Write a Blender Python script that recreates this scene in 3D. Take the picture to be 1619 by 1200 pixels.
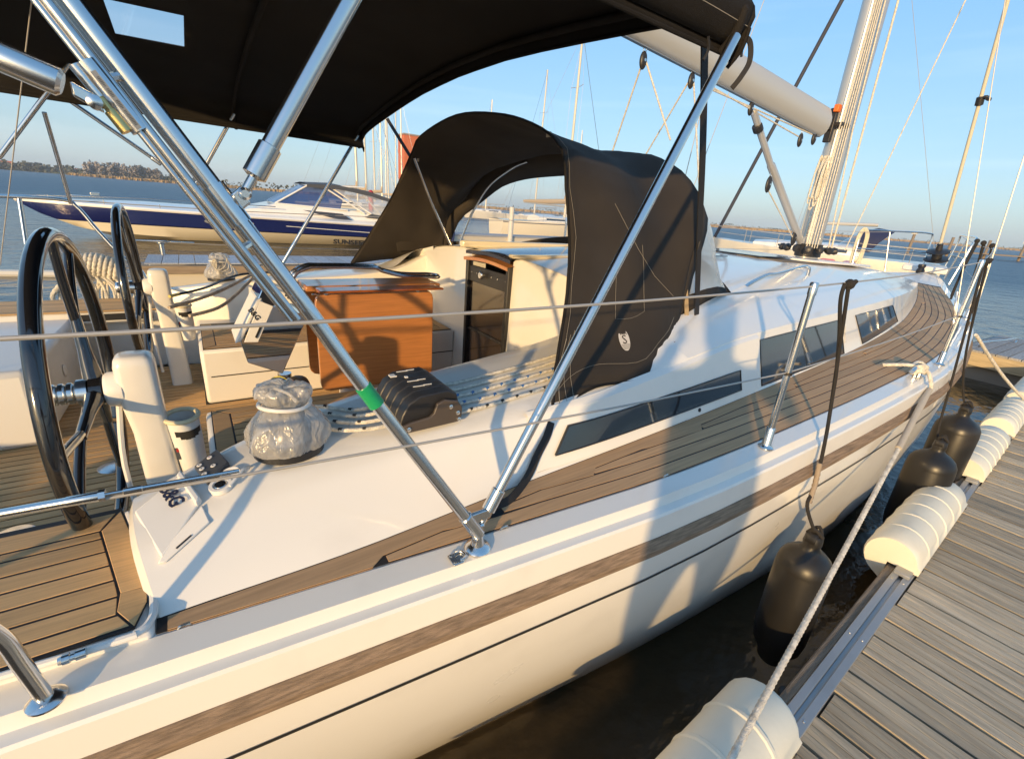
import bpy, bmesh, math, random
import numpy as np
from mathutils import Vector, Matrix, noise
for o in list(bpy.data.objects): bpy.data.objects.remove(o)
SC = bpy.context.scene; COL = SC.collection
rnd = random.Random(7)
PI = math.pi
def V(*a): return Vector(a)

# ------------------------------------------------------------------ camera, sky, sun, exposure
cam = bpy.data.cameras.new('camera'); camo = bpy.data.objects.new('camera', cam); COL.objects.link(camo)
cam.sensor_width = 36.0; cam.lens = 36.0 * 730 / 1619; cam.clip_start = 0.02; cam.clip_end = 6000
camo.matrix_world = Matrix([[0.832474, 0.132576, -0.537969, 0.0], [-0.548929, 0.329233, -0.768299, 0.0], [0.075259, 0.934895, 0.346853, 2.15], [0, 0, 0, 1]])
SC.camera = camo
SUN_AZ, SUN_EL = math.radians(36.0), math.radians(10.5)      # azimuth the light travels towards, height of the sun
W = bpy.data.worlds.new('World'); SC.world = W; W.use_nodes = True
nt = W.node_tree; nt.nodes.clear()
wo = nt.nodes.new('ShaderNodeOutputWorld'); bg = nt.nodes.new('ShaderNodeBackground'); sky = nt.nodes.new('ShaderNodeTexSky')
sky.sky_type = 'NISHITA'; sky.sun_disc = False; sky.sun_elevation = SUN_EL
sky.sun_rotation = math.radians(90) - (SUN_AZ + PI)
sky.altitude = 0; sky.air_density = 1.0; sky.dust_density = 1.4; sky.ozone_density = 3.0
hs = nt.nodes.new('ShaderNodeHueSaturation'); hs.inputs['Saturation'].default_value = 1.05
nt.links.new(sky.outputs[0], hs.inputs['Color'])
# thin high streaks of cloud
tc = nt.nodes.new('ShaderNodeTexCoord'); mp = nt.nodes.new('ShaderNodeMapping'); mp.inputs['Scale'].default_value = (1.2, 1.6, 22)
mp.inputs['Rotation'].default_value = (0.05, 0.03, 0)
nz = nt.nodes.new('ShaderNodeTexNoise'); nz.inputs['Scale'].default_value = 1.1; nz.inputs['Detail'].default_value = 5
rp = nt.nodes.new('ShaderNodeMapRange'); rp.inputs[1].default_value = .52; rp.inputs[2].default_value = .85; rp.inputs[4].default_value = .10
mx = nt.nodes.new('ShaderNodeMix'); mx.data_type = 'RGBA'; mx.inputs[7].default_value = (7.5, 7.6, 8.0, 1)
nt.links.new(tc.outputs['Generated'], mp.inputs[0]); nt.links.new(mp.outputs[0], nz.inputs['Vector'])
nt.links.new(nz.outputs[0], rp.inputs[0]); nt.links.new(rp.outputs[0], mx.inputs[0])
# pale blue air towards the horizon, deeper blue overhead, blended with the physical sky
sz = nt.nodes.new('ShaderNodeSeparateXYZ'); nt.links.new(tc.outputs['Generated'], sz.inputs[0])
cr_ = nt.nodes.new('ShaderNodeValToRGB'); cr_.color_ramp.elements[0].position = 0.0; cr_.color_ramp.elements[0].color = (.50, .61, .69, 1)
cr_.color_ramp.elements[1].position = .75; cr_.color_ramp.elements[1].color = (.19, .42, .74, 1)
e_ = cr_.color_ramp.elements.new(.10); e_.color = (.40, .57, .71, 1); e_ = cr_.color_ramp.elements.new(.30); e_.color = (.27, .51, .77, 1)
ab = nt.nodes.new('ShaderNodeMath'); ab.operation = 'ABSOLUTE'; nt.links.new(sz.outputs[2], ab.inputs[0]); nt.links.new(ab.outputs[0], cr_.inputs[0])
sc_ = nt.nodes.new('ShaderNodeVectorMath'); sc_.operation = 'SCALE'; sc_.inputs[3].default_value = 5.9; nt.links.new(cr_.outputs[0], sc_.inputs[0])
bl_ = nt.nodes.new('ShaderNodeMix'); bl_.data_type = 'RGBA'; bl_.inputs[0].default_value = .58
nt.links.new(hs.outputs[0], bl_.inputs[6]); nt.links.new(sc_.outputs[0], bl_.inputs[7])
nt.links.new(bl_.outputs[2], mx.inputs[6]); nt.links.new(mx.outputs[2], bg.inputs[0])
bg.inputs[1].default_value = 0.15
nt.links.new(bg.outputs[0], wo.inputs[0])
sl = bpy.data.lights.new('sun', 'SUN'); sl.energy = 3.3; sl.angle = math.radians(1.0); sl.color = (1.0, 0.665, 0.30)
so = bpy.data.objects.new('sun', sl); COL.objects.link(so)
so.rotation_mode = 'QUATERNION'
so.rotation_quaternion = V(math.cos(SUN_AZ) * math.cos(SUN_EL), math.sin(SUN_AZ) * math.cos(SUN_EL), -math.sin(SUN_EL)).to_track_quat('-Z', 'Y')
so.location = (-30, -25, 20)
SC.view_settings.view_transform = 'Standard'; SC.view_settings.look = 'None'
SC.view_settings.exposure = 0.66; SC.view_settings.gamma = 1.0; SC.view_settings.use_curve_mapping = False

# ------------------------------------------------------------------ materials
MATS = {}
def mat(name, col, rough=.5, metal=0, coat=0, vary=0, vscale=(6, 6, 6), bump=0, bscale=60, bstretch=(1, 1, 1), spec=.5, tint=0, alpha=1, col2=None, dirt=0, emit=0, trans=0):
    if name in MATS: return MATS[name]
    m = bpy.data.materials.new(name); m.use_nodes = True; t = m.node_tree; N = t.nodes; L = t.links
    b = N['Principled BSDF']
    b.inputs['Base Color'].default_value = (*col, 1); b.inputs['Roughness'].default_value = rough; b.inputs['Metallic'].default_value = metal
    b.inputs['Coat Weight'].default_value = coat; b.inputs['Coat Roughness'].default_value = .06; b.inputs['Specular IOR Level'].default_value = spec
    b.inputs['Alpha'].default_value = alpha; b.inputs['Transmission Weight'].default_value = trans
    tcx = N.new('ShaderNodeTexCoord')
    def noise(sc, stretch, detail=6):
        mpn = N.new('ShaderNodeMapping'); mpn.inputs['Scale'].default_value = stretch
        n = N.new('ShaderNodeTexNoise'); n.inputs['Scale'].default_value = sc; n.inputs['Detail'].default_value = detail
        L.new(tcx.outputs['Object'], mpn.inputs[0]); L.new(mpn.outputs[0], n.inputs['Vector']); return n.outputs[0]
    src = None
    if vary or col2:
        mixn = N.new('ShaderNodeMix'); mixn.data_type = 'RGBA'
        a = tuple(max(0, c * (1 - vary)) for c in col); d = col2 or tuple(min(1, c * (1 + vary)) for c in col)
        mixn.inputs[6].default_value = (*a, 1); mixn.inputs[7].default_value = (*d, 1)
        r = N.new('ShaderNodeMapRange'); r.inputs[1].default_value = .3; r.inputs[2].default_value = .7
        L.new(noise(1, vscale), r.inputs[0]); L.new(r.outputs[0], mixn.inputs[0]); src = mixn.outputs[2]
    if tint:                                   # piece-to-piece difference
        oi = N.new('ShaderNodeObjectInfo'); h = N.new('ShaderNodeHueSaturation')
        r = N.new('ShaderNodeMapRange'); r.inputs[3].default_value = 1 - tint; r.inputs[4].default_value = 1 + tint
        L.new(oi.outputs['Random'], r.inputs[0]); L.new(r.outputs[0], h.inputs['Value'])
        if src: L.new(src, h.inputs['Color'])
        else: h.inputs['Color'].default_value = (*col, 1)
        src = h.outputs[0]
    if dirt:
        dm = N.new('ShaderNodeMix'); dm.data_type = 'RGBA'; dm.inputs[7].default_value = (.16, .12, .08, 1)
        r = N.new('ShaderNodeMapRange'); r.inputs[1].default_value = .56; r.inputs[2].default_value = .8; r.inputs[4].default_value = dirt
        L.new(noise(3.5, (1, 1, 1), 9), r.inputs[0]); L.new(r.outputs[0], dm.inputs[0])
        if src: L.new(src, dm.inputs[6])
        else: dm.inputs[6].default_value = (*col, 1)
        src = dm.outputs[2]
        rr = N.new('ShaderNodeMapRange'); rr.inputs[3].default_value = rough; rr.inputs[4].default_value = min(1, rough + .25)
        L.new(noise(2.2, (1, 1, 1), 7), rr.inputs[0]); L.new(rr.outputs[0], b.inputs['Roughness'])
    if src: L.new(src, b.inputs['Base Color'])
    if bump:
        bn = N.new('ShaderNodeBump'); bn.inputs['Strength'].default_value = bump; bn.inputs['Distance'].default_value = .01
        L.new(noise(bscale, bstretch, 4), bn.inputs['Height']); L.new(bn.outputs[0], b.inputs['Normal'])
    MATS[name] = m; return m

def clear_mat(name, tintc, mixv, rough=.05, bump=0, bscale=8, haze=0.0):
    """clear vinyl or film: see-through, glossy, with a little whitish body"""
    if name in MATS: return MATS[name]
    m = bpy.data.materials.new(name); m.use_nodes = True; t = m.node_tree; N = t.nodes; L = t.links; N.clear()
    out = N.new('ShaderNodeOutputMaterial'); tr = N.new('ShaderNodeBsdfTransparent'); tr.inputs[0].default_value = (*tintc, 1)
    gl = N.new('ShaderNodeBsdfGlossy'); gl.inputs['Roughness'].default_value = rough; gl.inputs[0].default_value = (.95, .95, .95, 1)
    df = N.new('ShaderNodeBsdfTranslucent'); df.inputs[0].default_value = (.88, .86, .83, 1)
    d2 = N.new('ShaderNodeBsdfDiffuse'); d2.inputs[0].default_value = (.86, .84, .81, 1)
    ad = N.new('ShaderNodeMixShader'); ad.inputs[0].default_value = .5; L.new(df.outputs[0], ad.inputs[1]); L.new(d2.outputs[0], ad.inputs[2])
    m1 = N.new('ShaderNodeMixShader'); m1.inputs[0].default_value = haze; L.new(tr.outputs[0], m1.inputs[1]); L.new(ad.outputs[0], m1.inputs[2])
    fl_ = N.new('ShaderNodeLayerWeight'); fl_.inputs[0].default_value = .5; fr = N.new('ShaderNodeMath'); fr.operation = 'POWER'; fr.inputs[1].default_value = 4.5; L.new(fl_.outputs['Facing'], fr.inputs[0])
    ml = N.new('ShaderNodeMath'); ml.operation = 'MULTIPLY_ADD'; ml.inputs[1].default_value = .85; ml.inputs[2].default_value = mixv; ml.use_clamp = True
    L.new(fr.outputs[0], ml.inputs[0])
    m2 = N.new('ShaderNodeMixShader'); L.new(ml.outputs[0], m2.inputs[0]); L.new(m1.outputs[0], m2.inputs[1]); L.new(gl.outputs[0], m2.inputs[2])
    if bump:
        tcx = N.new('ShaderNodeTexCoord'); n = N.new('ShaderNodeTexNoise'); n.inputs['Scale'].default_value = bscale; n.inputs['Detail'].default_value = 3; n.inputs['Distortion'].default_value = 1.5
        mpn = N.new('ShaderNodeMapping'); mpn.inputs['Scale'].default_value = (1, 1, .6)
        L.new(tcx.outputs['Object'], mpn.inputs[0]); L.new(mpn.outputs[0], n.inputs['Vector'])
        bn = N.new('ShaderNodeBump'); bn.inputs['Strength'].default_value = bump; bn.inputs['Distance'].default_value = .02
        L.new(n.outputs[0], bn.inputs['Height']); L.new(bn.outputs[0], gl.inputs['Normal']); L.new(bn.outputs[0], d2.inputs['Normal']); L.new(bn.outputs[0], fl_.inputs['Normal'])
    L.new(m2.outputs[0], out.inputs[0]); MATS[name] = m; return m

GEL = mat('white gelcoat', (.80, .77, .71), .2, coat=.6, dirt=.13)
GELD = mat('deck gelcoat', (.78, .76, .72), .34, coat=.2, dirt=.12, bump=.05, bscale=160)
TEAK = mat('teak plank', (.55, .34, .15), .6, vary=.16, vscale=(5, 130, 30), tint=.18, bump=.25, bscale=40, bstretch=(2, 60, 20))
TEAKG = mat('weathered teak plank', (.46, .295, .16), .65, vary=.15, vscale=(4, 120, 30), tint=.14, bump=.25, bscale=40, bstretch=(2, 60, 20), dirt=.10)
CAULK = mat('black caulking', (.016, .015, .016), .6)
STRAKE = mat('weathered rubbing wood', (.25, .175, .115), .75, vary=.34, vscale=(10, 160, 160), bump=.5, bscale=50, bstretch=(1.5, 14, 14), dirt=.10)
STEEL = mat('polished stainless', (.72, .71, .69), .09, metal=1, dirt=.02)
STEELM = mat('brushed stainless', (.60, .59, .57), .24, metal=1, vary=.1, vscale=(30, 30, 30))
WIRE = mat('plastic coated wire', (.42, .40, .37), .45, metal=.3)
CANVAS = mat('black acrylic canvas', (.014, .0125, .012), .85, vary=.25, vscale=(3, 3, 3), bump=.35, bscale=420, spec=.25)
CANVASB = mat('sunlit black acrylic canvas', (.036, .030, .025), .85, vary=.2, vscale=(3, 3, 3), bump=.35, bscale=420, spec=.25)  # same black fabric as the bimini, warm sunlight put into its colour
STITCH = mat('pale stitching thread', (.30, .27, .22), .8)
WEB = mat('black webbing', (.018, .016, .016), .7, bump=.4, bscale=200)
TANWEB = mat('tan webbing', (.36, .27, .16), .8, bump=.3, bscale=200)
BLACKG = mat('glossy black composite', (.012, .012, .014), .12, coat=1)
BLACKP = mat('black plastic', (.022, .021, .022), .42, bump=.08, bscale=120)
GREYP = mat('dark grey plastic', (.07, .075, .085), .4)
GLASS = mat('dark tinted glazing', (.012, .018, .026), .04, spec=.8, coat=.6)
SMOKE = mat('smoked acrylic', (.035, .026, .022), .10, spec=.7, coat=.5)
MAHOG = mat('varnished mahogany', (.45, .185, .06), .28, coat=.6, vary=.16, vscale=(5, 90, 90), bump=.05, bscale=20)
MAHOGX = mat('varnished mahogany end grain', (.30, .085, .022), .3, coat=.6, vary=.2, vscale=(40, 40, 40))
WPLAST = mat('white plastic', (.78, .76, .72), .35, dirt=.04)
MIRROR = mat('mirror stainless', (.80, .80, .80), .03, metal=1)
ROPEW = mat('white braided rope', (.66, .62, .53), .85, vary=.25, vscale=(60, 60, 60), bump=.6, bscale=240)
ROPEG = mat('worn grey mooring rope', (.64, .60, .52), .9, vary=.3, vscale=(40, 40, 40), bump=.5, bscale=240)
ROPEB = mat('black rope', (.02, .018, .017), .85, bump=.5, bscale=240)
BLUEF = mat('blue rope fleck', (.05, .16, .38), .8)
BLACKF = mat('black rope fleck', (.02, .02, .02), .8)
FEND = mat('black fender vinyl', (.014, .013, .012), .26, vary=.2, vscale=(8, 8, 8), spec=.45, dirt=.2)
DFEND = mat('cream dock fender plastic', (.72, .69, .58), .5, vary=.08, vscale=(3, 3, 3), dirt=.22, bump=.06, bscale=40)
PLANK = mat('weathered dock plank', (.43, .365, .27), .85, vary=.26, vscale=(40, 2.5, 60), tint=.24, bump=.8, bscale=26, bstretch=(9, .35, 9), dirt=.15)
ALU = mat('dull aluminium rail', (.42, .43, .44), .42, metal=.85, dirt=.25)
TIMBER = mat('grey edge timber', (.20, .16, .12), .85, vary=.35, vscale=(4, 60, 60), bump=.6, bscale=30, bstretch=(2, 12, 12))
RAILG = mat('dull rail steel', (.36, .36, .35), .4, metal=.2)
SHROUD = mat('shroud wire', (.50, .48, .45), .4, metal=.3)
MASTM = mat('anodised mast', (.56, .55, .53), .34, metal=.55, vary=.05, vscale=(3, 3, .4))
BOOMM = mat('grey painted boom', (.50, .50, .48), .4, metal=.2)
GREENT = mat('green adhesive tape', (.01, .32, .12), .45, bump=.3, bscale=40)
NAVY = mat('navy gelcoat', (.008, .012, .085), .12, coat=.8)
CREAM = mat('cream gelcoat', (.80, .72, .55), .25, coat=.4)
BLUECV = mat('navy canvas', (.018, .025, .075), .8)
REDP = mat('red painted steel', (.45, .03, .025), .5)
ORANGE = mat('rust red cladding', (.56, .15, .055), .7, vary=.1)
VINYL = clear_mat('clear vinyl window', (.96, .96, .97), .03, rough=.12, haze=.07)
VINYLC = clear_mat('clear roof vinyl', (.93, .95, .97), .0, rough=.05, haze=.0)
VINYLH = clear_mat('hazy vinyl window', (.9, .92, .94), .05, rough=.25, haze=.5)
FILM = clear_mat('crinkled plastic film', (.92, .92, .91), .06, rough=.2, bump=.6, bscale=30, haze=.54)

# ------------------------------------------------------------------ mesh helpers
class MB:
    """collects shapes and links them as ONE mesh object"""
    def __init__(s): s.v = []; s.f = []
    def add(s, vs, fs):
        n = len(s.v); s.v += [tuple(v) for v in vs]; s.f += [tuple(i + n for i in f) for f in fs]; return s
    def box(s, c, sz, R=None):
        c = Vector(c); h = Vector(sz) / 2; vs = []
        for x in (-1, 1):
            for y in (-1, 1):
                for z in (-1, 1):
                    p = V(x * h.x, y * h.y, z * h.z); vs.append(c + (R @ p if R else p))
        return s.add(vs, [(0, 1, 3, 2), (4, 6, 7, 5), (0, 4, 5, 1), (2, 3, 7, 6), (0, 2, 6, 4), (1, 5, 7, 3)])
    def hexa(s, p):      # 8 points: bottom loop of four, top loop of four
        return s.add(p, [(3, 2, 1, 0), (4, 5, 6, 7), (0, 1, 5, 4), (1, 2, 6, 5), (2, 3, 7, 6), (3, 0, 4, 7)])
    def slab(s, poly, d):    # polygon swept along vector d
        n = len(poly); d = Vector(d); a = [Vector(p) for p in poly]
        return s.add(a + [p + d for p in a], [tuple(range(n - 1, -1, -1)), tuple(range(n, 2 * n))] + [(i, (i + 1) % n, n + (i + 1) % n, n + i) for i in range(n)])
    def grid(s, rows, closed=False, caps=False, flip=False):
        n = len(rows[0]); fs = []
        for i in range(len(rows) - 1):
            for j in range(n if closed else n - 1):
                k = (j + 1) % n; q = (i * n + j, i * n + k, (i + 1) * n + k, (i + 1) * n + j); fs.append(q[::-1] if flip else q)
        if caps: fs += [tuple(range(n - 1, -1, -1)), tuple(range((len(rows) - 1) * n, len(rows) * n))]
        return s.add([p for r in rows for p in r], fs)
    def tube(s, pts, r, n=12, caps=True, closed=False, prof=None, twist=0):
        P = [Vector(p) for p in pts]; m = len(P); T = []
        for i in range(m):
            a = P[i - 1] if i or closed else P[0]; b = P[(i + 1) % m] if i < m - 1 or closed else P[-1]
            T.append((b - a).normalized())
        u = T[0].orthogonal().normalized(); rows = []; ang = 0
        for i in range(m):
            if i:
                ax = T[i - 1].cross(T[i])
                if ax.length > 1e-7: u = Matrix.Rotation(T[i - 1].angle(T[i]), 3, ax.normalized()) @ u
                ang += twist * (P[i] - P[i - 1]).length
            u = (u - T[i] * u.dot(T[i])).normalized(); w = T[i].cross(u); rr = r[i] if isinstance(r, (list, tuple)) else r
            rows.append([P[i] + rr * (prof(a - ang) if prof else 1) * (math.cos(a) * u + math.sin(a) * w) for a in (2 * PI * k / n for k in range(n))])
        if closed: rows.append(rows[0])
        return s.grid(rows, closed=True, caps=caps and not closed)
    def lathe(s, prof, M=None, n=24, caps=True):    # (radius, height) pairs, about Z of M
        M = M or Matrix()
        return s.grid([[M @ V(r * math.cos(2 * PI * k / n), r * math.sin(2 * PI * k / n), h) for k in range(n)] for r, h in prof], closed=True, caps=caps)
    def ball(s, c, r, n=10):
        rr = Vector(r) if not isinstance(r, (int, float)) else V(r, r, r); c = Vector(c)
        return s.grid([[c + V(rr.x * math.sin(t) * math.cos(2 * PI * k / n), rr.y * math.sin(t) * math.sin(2 * PI * k / n), rr.z * math.cos(t)) for k in range(n)] for t in (PI * (.02 + .96 * i / (n - 2)) for i in range(n - 1))], closed=True, caps=True)
    def build(s, name, m, parent=None, smooth=35, bevel=0, seg=2, **kw):
        me = bpy.data.meshes.new(name); me.from_pydata(s.v, [], s.f)
        bm = bmesh.new(); bm.from_mesh(me); bmesh.ops.recalc_face_normals(bm, faces=bm.faces); bm.to_mesh(me); bm.free()
        me.materials.append(m)
        if smooth:
            me.polygons.foreach_set('use_smooth', [True] * len(me.polygons)); me.set_sharp_from_angle(angle=math.radians(smooth))
        o = bpy.data.objects.new(name, me); COL.objects.link(o); put(o, parent)
        if bevel:
            b = o.modifiers.new('bevel', 'BEVEL'); b.width = bevel; b.segments = seg; b.limit_method = 'ANGLE'; b.angle_limit = math.radians(40)
        for k, v in kw.items(): o[k] = v
        return o
def put(o, parent):
    if parent is None: return
    o.parent = parent
    if parent.parent is None and parent.type == 'EMPTY' and not parent.get('_local'): o.matrix_parent_inverse = parent.matrix_basis.inverted()
def thing(name, label, cat, loc=(0, 0, 0), group=None, rot=0, local=False):
    o = bpy.data.objects.new(name, None); COL.objects.link(o); o.location = loc; o.rotation_euler = (0, 0, rot)
    o.empty_display_size = .1; o['label'] = label; o['category'] = cat
    if group: o['group'] = group
    if local: o['_local'] = 1
    return o
def tag(o, label, cat, group=None):
    o['label'] = label; o['category'] = cat
    if group: o['group'] = group
    return o
def struct(o): o['kind'] = 'structure'; return o
def curve(xs, ys):      # smooth monotone-ish interpolation
    xs = np.array(xs, float); ys = np.array(ys, float); d = np.diff(ys) / np.diff(xs); m = np.zeros(len(xs)); m[0], m[-1] = d[0], d[-1]
    for i in range(1, len(xs) - 1): m[i] = 0 if d[i - 1] * d[i] <= 0 else 2 * d[i - 1] * d[i] / (d[i - 1] + d[i])
    def f(x):
        i = int(min(max(np.searchsorted(xs, x) - 1, 0), len(xs) - 2)); h = xs[i + 1] - xs[i]; t = (x - xs[i]) / h
        if x < xs[0]: return float(ys[0] + m[0] * (x - xs[0]))
        if x > xs[-1]: return float(ys[-1] + m[-1] * (x - xs[-1]))
        return float((1 + 2 * t) * (1 - t) ** 2 * ys[i] + t * (1 - t) ** 2 * h * m[i] + t * t * (3 - 2 * t) * ys[i + 1] + t * t * (t - 1) * h * m[i + 1])
    return f
def spl(pts, n=8, closed=False):    # Catmull-Rom
    P = [Vector(p) for p in pts]; out = []; m = len(P)
    for i in range(m if closed else m - 1):
        g = lambda k: P[k % m] if closed else P[min(max(k, 0), m - 1)]
        a, b, c, d = g(i - 1), g(i), g(i + 1), g(i + 2)
        for k in range(n):
            t = k / n; out.append(.5 * ((2 * b) + (c - a) * t + (2 * a - 5 * b + 4 * c - d) * t * t + (3 * b - a - 3 * c + d) * t ** 3))
    if not closed: out.append(P[-1])
    return out
def arange(a, b, st):
    n = max(1, round((b - a) / st)); return [a + (b - a) * i / n for i in range(n + 1)]
def resample(pts, st):
    P = [Vector(p) for p in pts]; out = [P[0]]; acc = 0
    for a, b in zip(P, P[1:]):
        L = (b - a).length; n = max(1, int(round(L / st)))
        out += [a.lerp(b, k / n) for k in range(1, n + 1)]
    return out
def laid(a):  # three-strand profile
    return .70 + .33 * abs(math.cos(1.5 * a))
def rope(mb, pts, r, pitch=None, n=12):
    pitch = pitch or r * 5.5
    return mb.tube(resample(pts, pitch / 7), r, n=n, prof=laid, twist=2 * PI / pitch)
def text_mesh(body, size, M, name, m, parent, depth=.0006, align='CENTER', bold=0):
    cu = bpy.data.curves.new(name, 'FONT'); cu.body = body; cu.size = size; cu.extrude = depth; cu.align_x = align; cu.align_y = 'CENTER'; cu.resolution_u = 2; cu.offset = bold
    o = bpy.data.objects.new(name, cu); COL.objects.link(o); bpy.context.view_layer.update()
    me = bpy.data.meshes.new_from_object(o.evaluated_get(bpy.context.evaluated_depsgraph_get())); bpy.data.objects.remove(o)
    me.transform(M); me.materials.clear(); me.materials.append(m)
    t = bpy.data.objects.new(name, me); COL.objects.link(t); put(t, parent); return t
def frame(o, x, y):     # matrix with origin o, x axis x, y axis made square to it, z = outward
    x = Vector(x).normalized(); y = Vector(y); z = x.cross(y).normalized(); y = z.cross(x)
    return Matrix(((x.x, y.x, z.x, o[0]), (x.y, y.y, z.y, o[1]), (x.z, y.z, z.z, o[2]), (0, 0, 0, 1)))
def axis(o, d, up=(0, 0, 1)):   # matrix whose z axis is d
    d = Vector(d).normalized(); u = Vector(up)
    if abs(d.dot(u)) > .98: u = V(1, 0, 0)
    x = u.cross(d).normalized(); y = d.cross(x)
    return Matrix(((x.x, y.x, d.x, o[0]), (x.y, y.y, d.y, o[1]), (x.z, y.z, d.z, o[2]), (0, 0, 0, 1)))
def copy_tree(o, parent=None):
    c = o.copy(); COL.objects.link(c)
    if parent: c.parent = parent
    for ch in list(o.children): copy_tree(ch, c)
    return c
YC = 2.76
def mir(p): return V(p[0], 2 * YC - p[1], p[2])

# ================================================================== SETTING: water and far shore
def water_mat():
    m = bpy.data.materials.new('harbour water'); m.use_nodes = True; t = m.node_tree; N = t.nodes; L = t.links; b = N['Principled BSDF']
    b.inputs['Base Color'].default_value = (.030, .023, .013, 1);  b.inputs['IOR'].default_value = 1.33
    g = N.new('ShaderNodeTexCoord')
    def nz(sc, st, rot=0.4, det=4):
        mp = N.new('ShaderNodeMapping'); mp.inputs['Scale'].default_value = st; mp.inputs['Rotation'].default_value = (0, 0, rot)
        n = N.new('ShaderNodeTexNoise'); n.inputs['Scale'].default_value = sc; n.inputs['Detail'].default_value = det; n.inputs['Roughness'].default_value = .55
        L.new(g.outputs['Object'], mp.inputs[0]); L.new(mp.outputs[0], n.inputs['Vector']); return n.outputs[0]
    a1 = nz(.9, (1, 1.6, 1)); a2 = nz(3.6, (1, 1.5, 1), .9); a3 = nz(.10, (1, 1.6, 1))
    # sheltered strip between the hulls and the pontoon stays calm, open water is rippled
    sx = N.new('ShaderNodeSeparateXYZ'); L.new(g.outputs['Object'], sx.inputs[0])
    r = N.new('ShaderNodeMapRange'); r.inputs[1].default_value = 15; r.inputs[2].default_value = 70; r.inputs[3].default_value = .12; r.inputs[4].default_value = 1.0
    r2 = N.new('ShaderNodeMapRange'); r2.inputs[1].default_value = 9.0; r2.inputs[2].default_value = 45; r2.inputs[3].default_value = .12; r2.inputs[4].default_value = 1.0
    L.new(sx.outputs[1], r.inputs[0]); L.new(sx.outputs[0], r2.inputs[0])
    mxm = N.new('ShaderNodeMath'); mxm.operation = 'MAXIMUM'; L.new(r.outputs[0], mxm.inputs[0]); L.new(r2.outputs[0], mxm.inputs[1])
    rg = N.new('ShaderNodeMapRange'); rg.inputs[1].default_value = .12; rg.inputs[2].default_value = 1.0; rg.inputs[3].default_value = .03; rg.inputs[4].default_value = .34; L.new(mxm.outputs[0], rg.inputs[0]); L.new(rg.outputs[0], b.inputs['Roughness'])
    wc = N.new('ShaderNodeMix'); wc.data_type = 'RGBA'; wc.inputs[6].default_value = (.046, .033, .017, 1); wc.inputs[7].default_value = (.016, .055, .10, 1)   # silty in the berth, open water with reflected sky blue put in its colour
    L.new(rg.outputs[0], wc.inputs[0]); wm = N.new('ShaderNodeMapRange'); wm.inputs[1].default_value = .12; L.new(mxm.outputs[0], wm.inputs[0]); L.new(wm.outputs[0], wc.inputs[0]); L.new(wc.outputs[2], b.inputs['Base Color'])
    s1 = N.new('ShaderNodeMath'); s1.operation = 'MULTIPLY_ADD'; s1.inputs[1].default_value = .30; L.new(a2, s1.inputs[0]); L.new(a1, s1.inputs[2])
    s2 = N.new('ShaderNodeMath'); s2.operation = 'MULTIPLY_ADD'; s2.inputs[1].default_value = 2.0; L.new(a3, s2.inputs[0]); L.new(s1.outputs[0], s2.inputs[2])
    bm_ = N.new('ShaderNodeBump'); bm_.inputs['Distance'].default_value = .42; L.new(mxm.outputs[0], bm_.inputs['Strength']); L.new(s2.outputs[0], bm_.inputs['Height'])
    L.new(bm_.outputs[0], b.inputs['Normal']); return m
mb = MB(); mb.add([(-1500, -1500, 0), (1500, -1500, 0), (1500, 1500, 0), (-1500, 1500, 0)], [(0, 1, 2, 3)])
struct(mb.build('water', water_mat(), smooth=0))
mb = MB(); mb.add([(-1500, -1500, -2.2), (1500, -1500, -2.2), (1500, 1500, -2.2), (-1500, 1500, -2.2)], [(0, 1, 2, 3)])
struct(mb.build('harbour_bed', mat('mud', (.05, .045, .03), .9), smooth=0))

def shore(pts, depth, h, name, m, seed):
    """low bank following a shoreline, with an uneven top"""
    r = random.Random(seed); P = resample([V(*p, 0) for p in pts], 6); a = []; b = []; c_ = []
    for i, p in enumerate(P):
        n = (P[min(i + 1, len(P) - 1)] - P[max(i - 1, 0)]).normalized(); n = V(-n.y, n.x, 0)
        j = r.uniform(-1, 1); a.append(p + n * j * 1.2 + V(0, 0, -.2)); b.append(p + n * (3 + j) + V(0, 0, h * r.uniform(.8, 1.15))); c_.append(p + n * depth + V(0, 0, h * r.uniform(.9, 1.2)))
    return MB().grid([a, b, c_]).build(name, m, smooth=0)
REED = mat('dry reeds', (.36, .25, .12), .95, vary=.10, vscale=(.05, .05, .3))
GRASSM = mat('meadow', (.09, .10, .045), .95, vary=.3, vscale=(.02, .02, .02))
SHA = [(-320, 640), (-136, 640), (-60, 600), (0, 560), (60, 540)]
SHB = [(-75, 540), (-40, 500), (10, 470), (120, 420), (230, 330), (320, 240), (430, 235), (640, 228), (760, 170), (800, 60), (900, -200)]
struct(shore(SHA, 500, 1.5, 'far_bank', GRASSM, 3)); o = shore(SHB, 400, 1.0, 'far_shore_land', GRASSM, 4); struct(o)
def reeds(pts, h, seed, back, n):
    r = random.Random(seed); P = resample([V(*p, 0) for p in pts], 4); vs = []; fs = []
    for i in range(n):
        k = r.randrange(len(P) - 1); p = P[k].lerp(P[k + 1], r.random()); t = (P[k + 1] - P[k]).normalized(); q = V(-t.y, t.x, 0)
        p = p + q * (r.random() ** 1.5 * back - 2); hh = h * r.uniform(.6, 1.15); w = r.uniform(.5, 1.4); an = r.uniform(0, PI); d = V(math.cos(an), math.sin(an), 0) * w
        m = len(vs); vs += [p - d, p + d, p + d * .6 + V(r.uniform(-.3, .3), 0, hh * r.uniform(.8, 1)), p + V(0, 0, hh), p - d * .6 + V(0, r.uniform(-.3, .3), hh * r.uniform(.75, 1))]; fs.append((m, m + 1, m + 2, m + 3, m + 4))
    o = MB().add(vs, fs).build('reed_belt', REED, smooth=0); o['kind'] = 'stuff'; return o
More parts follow.
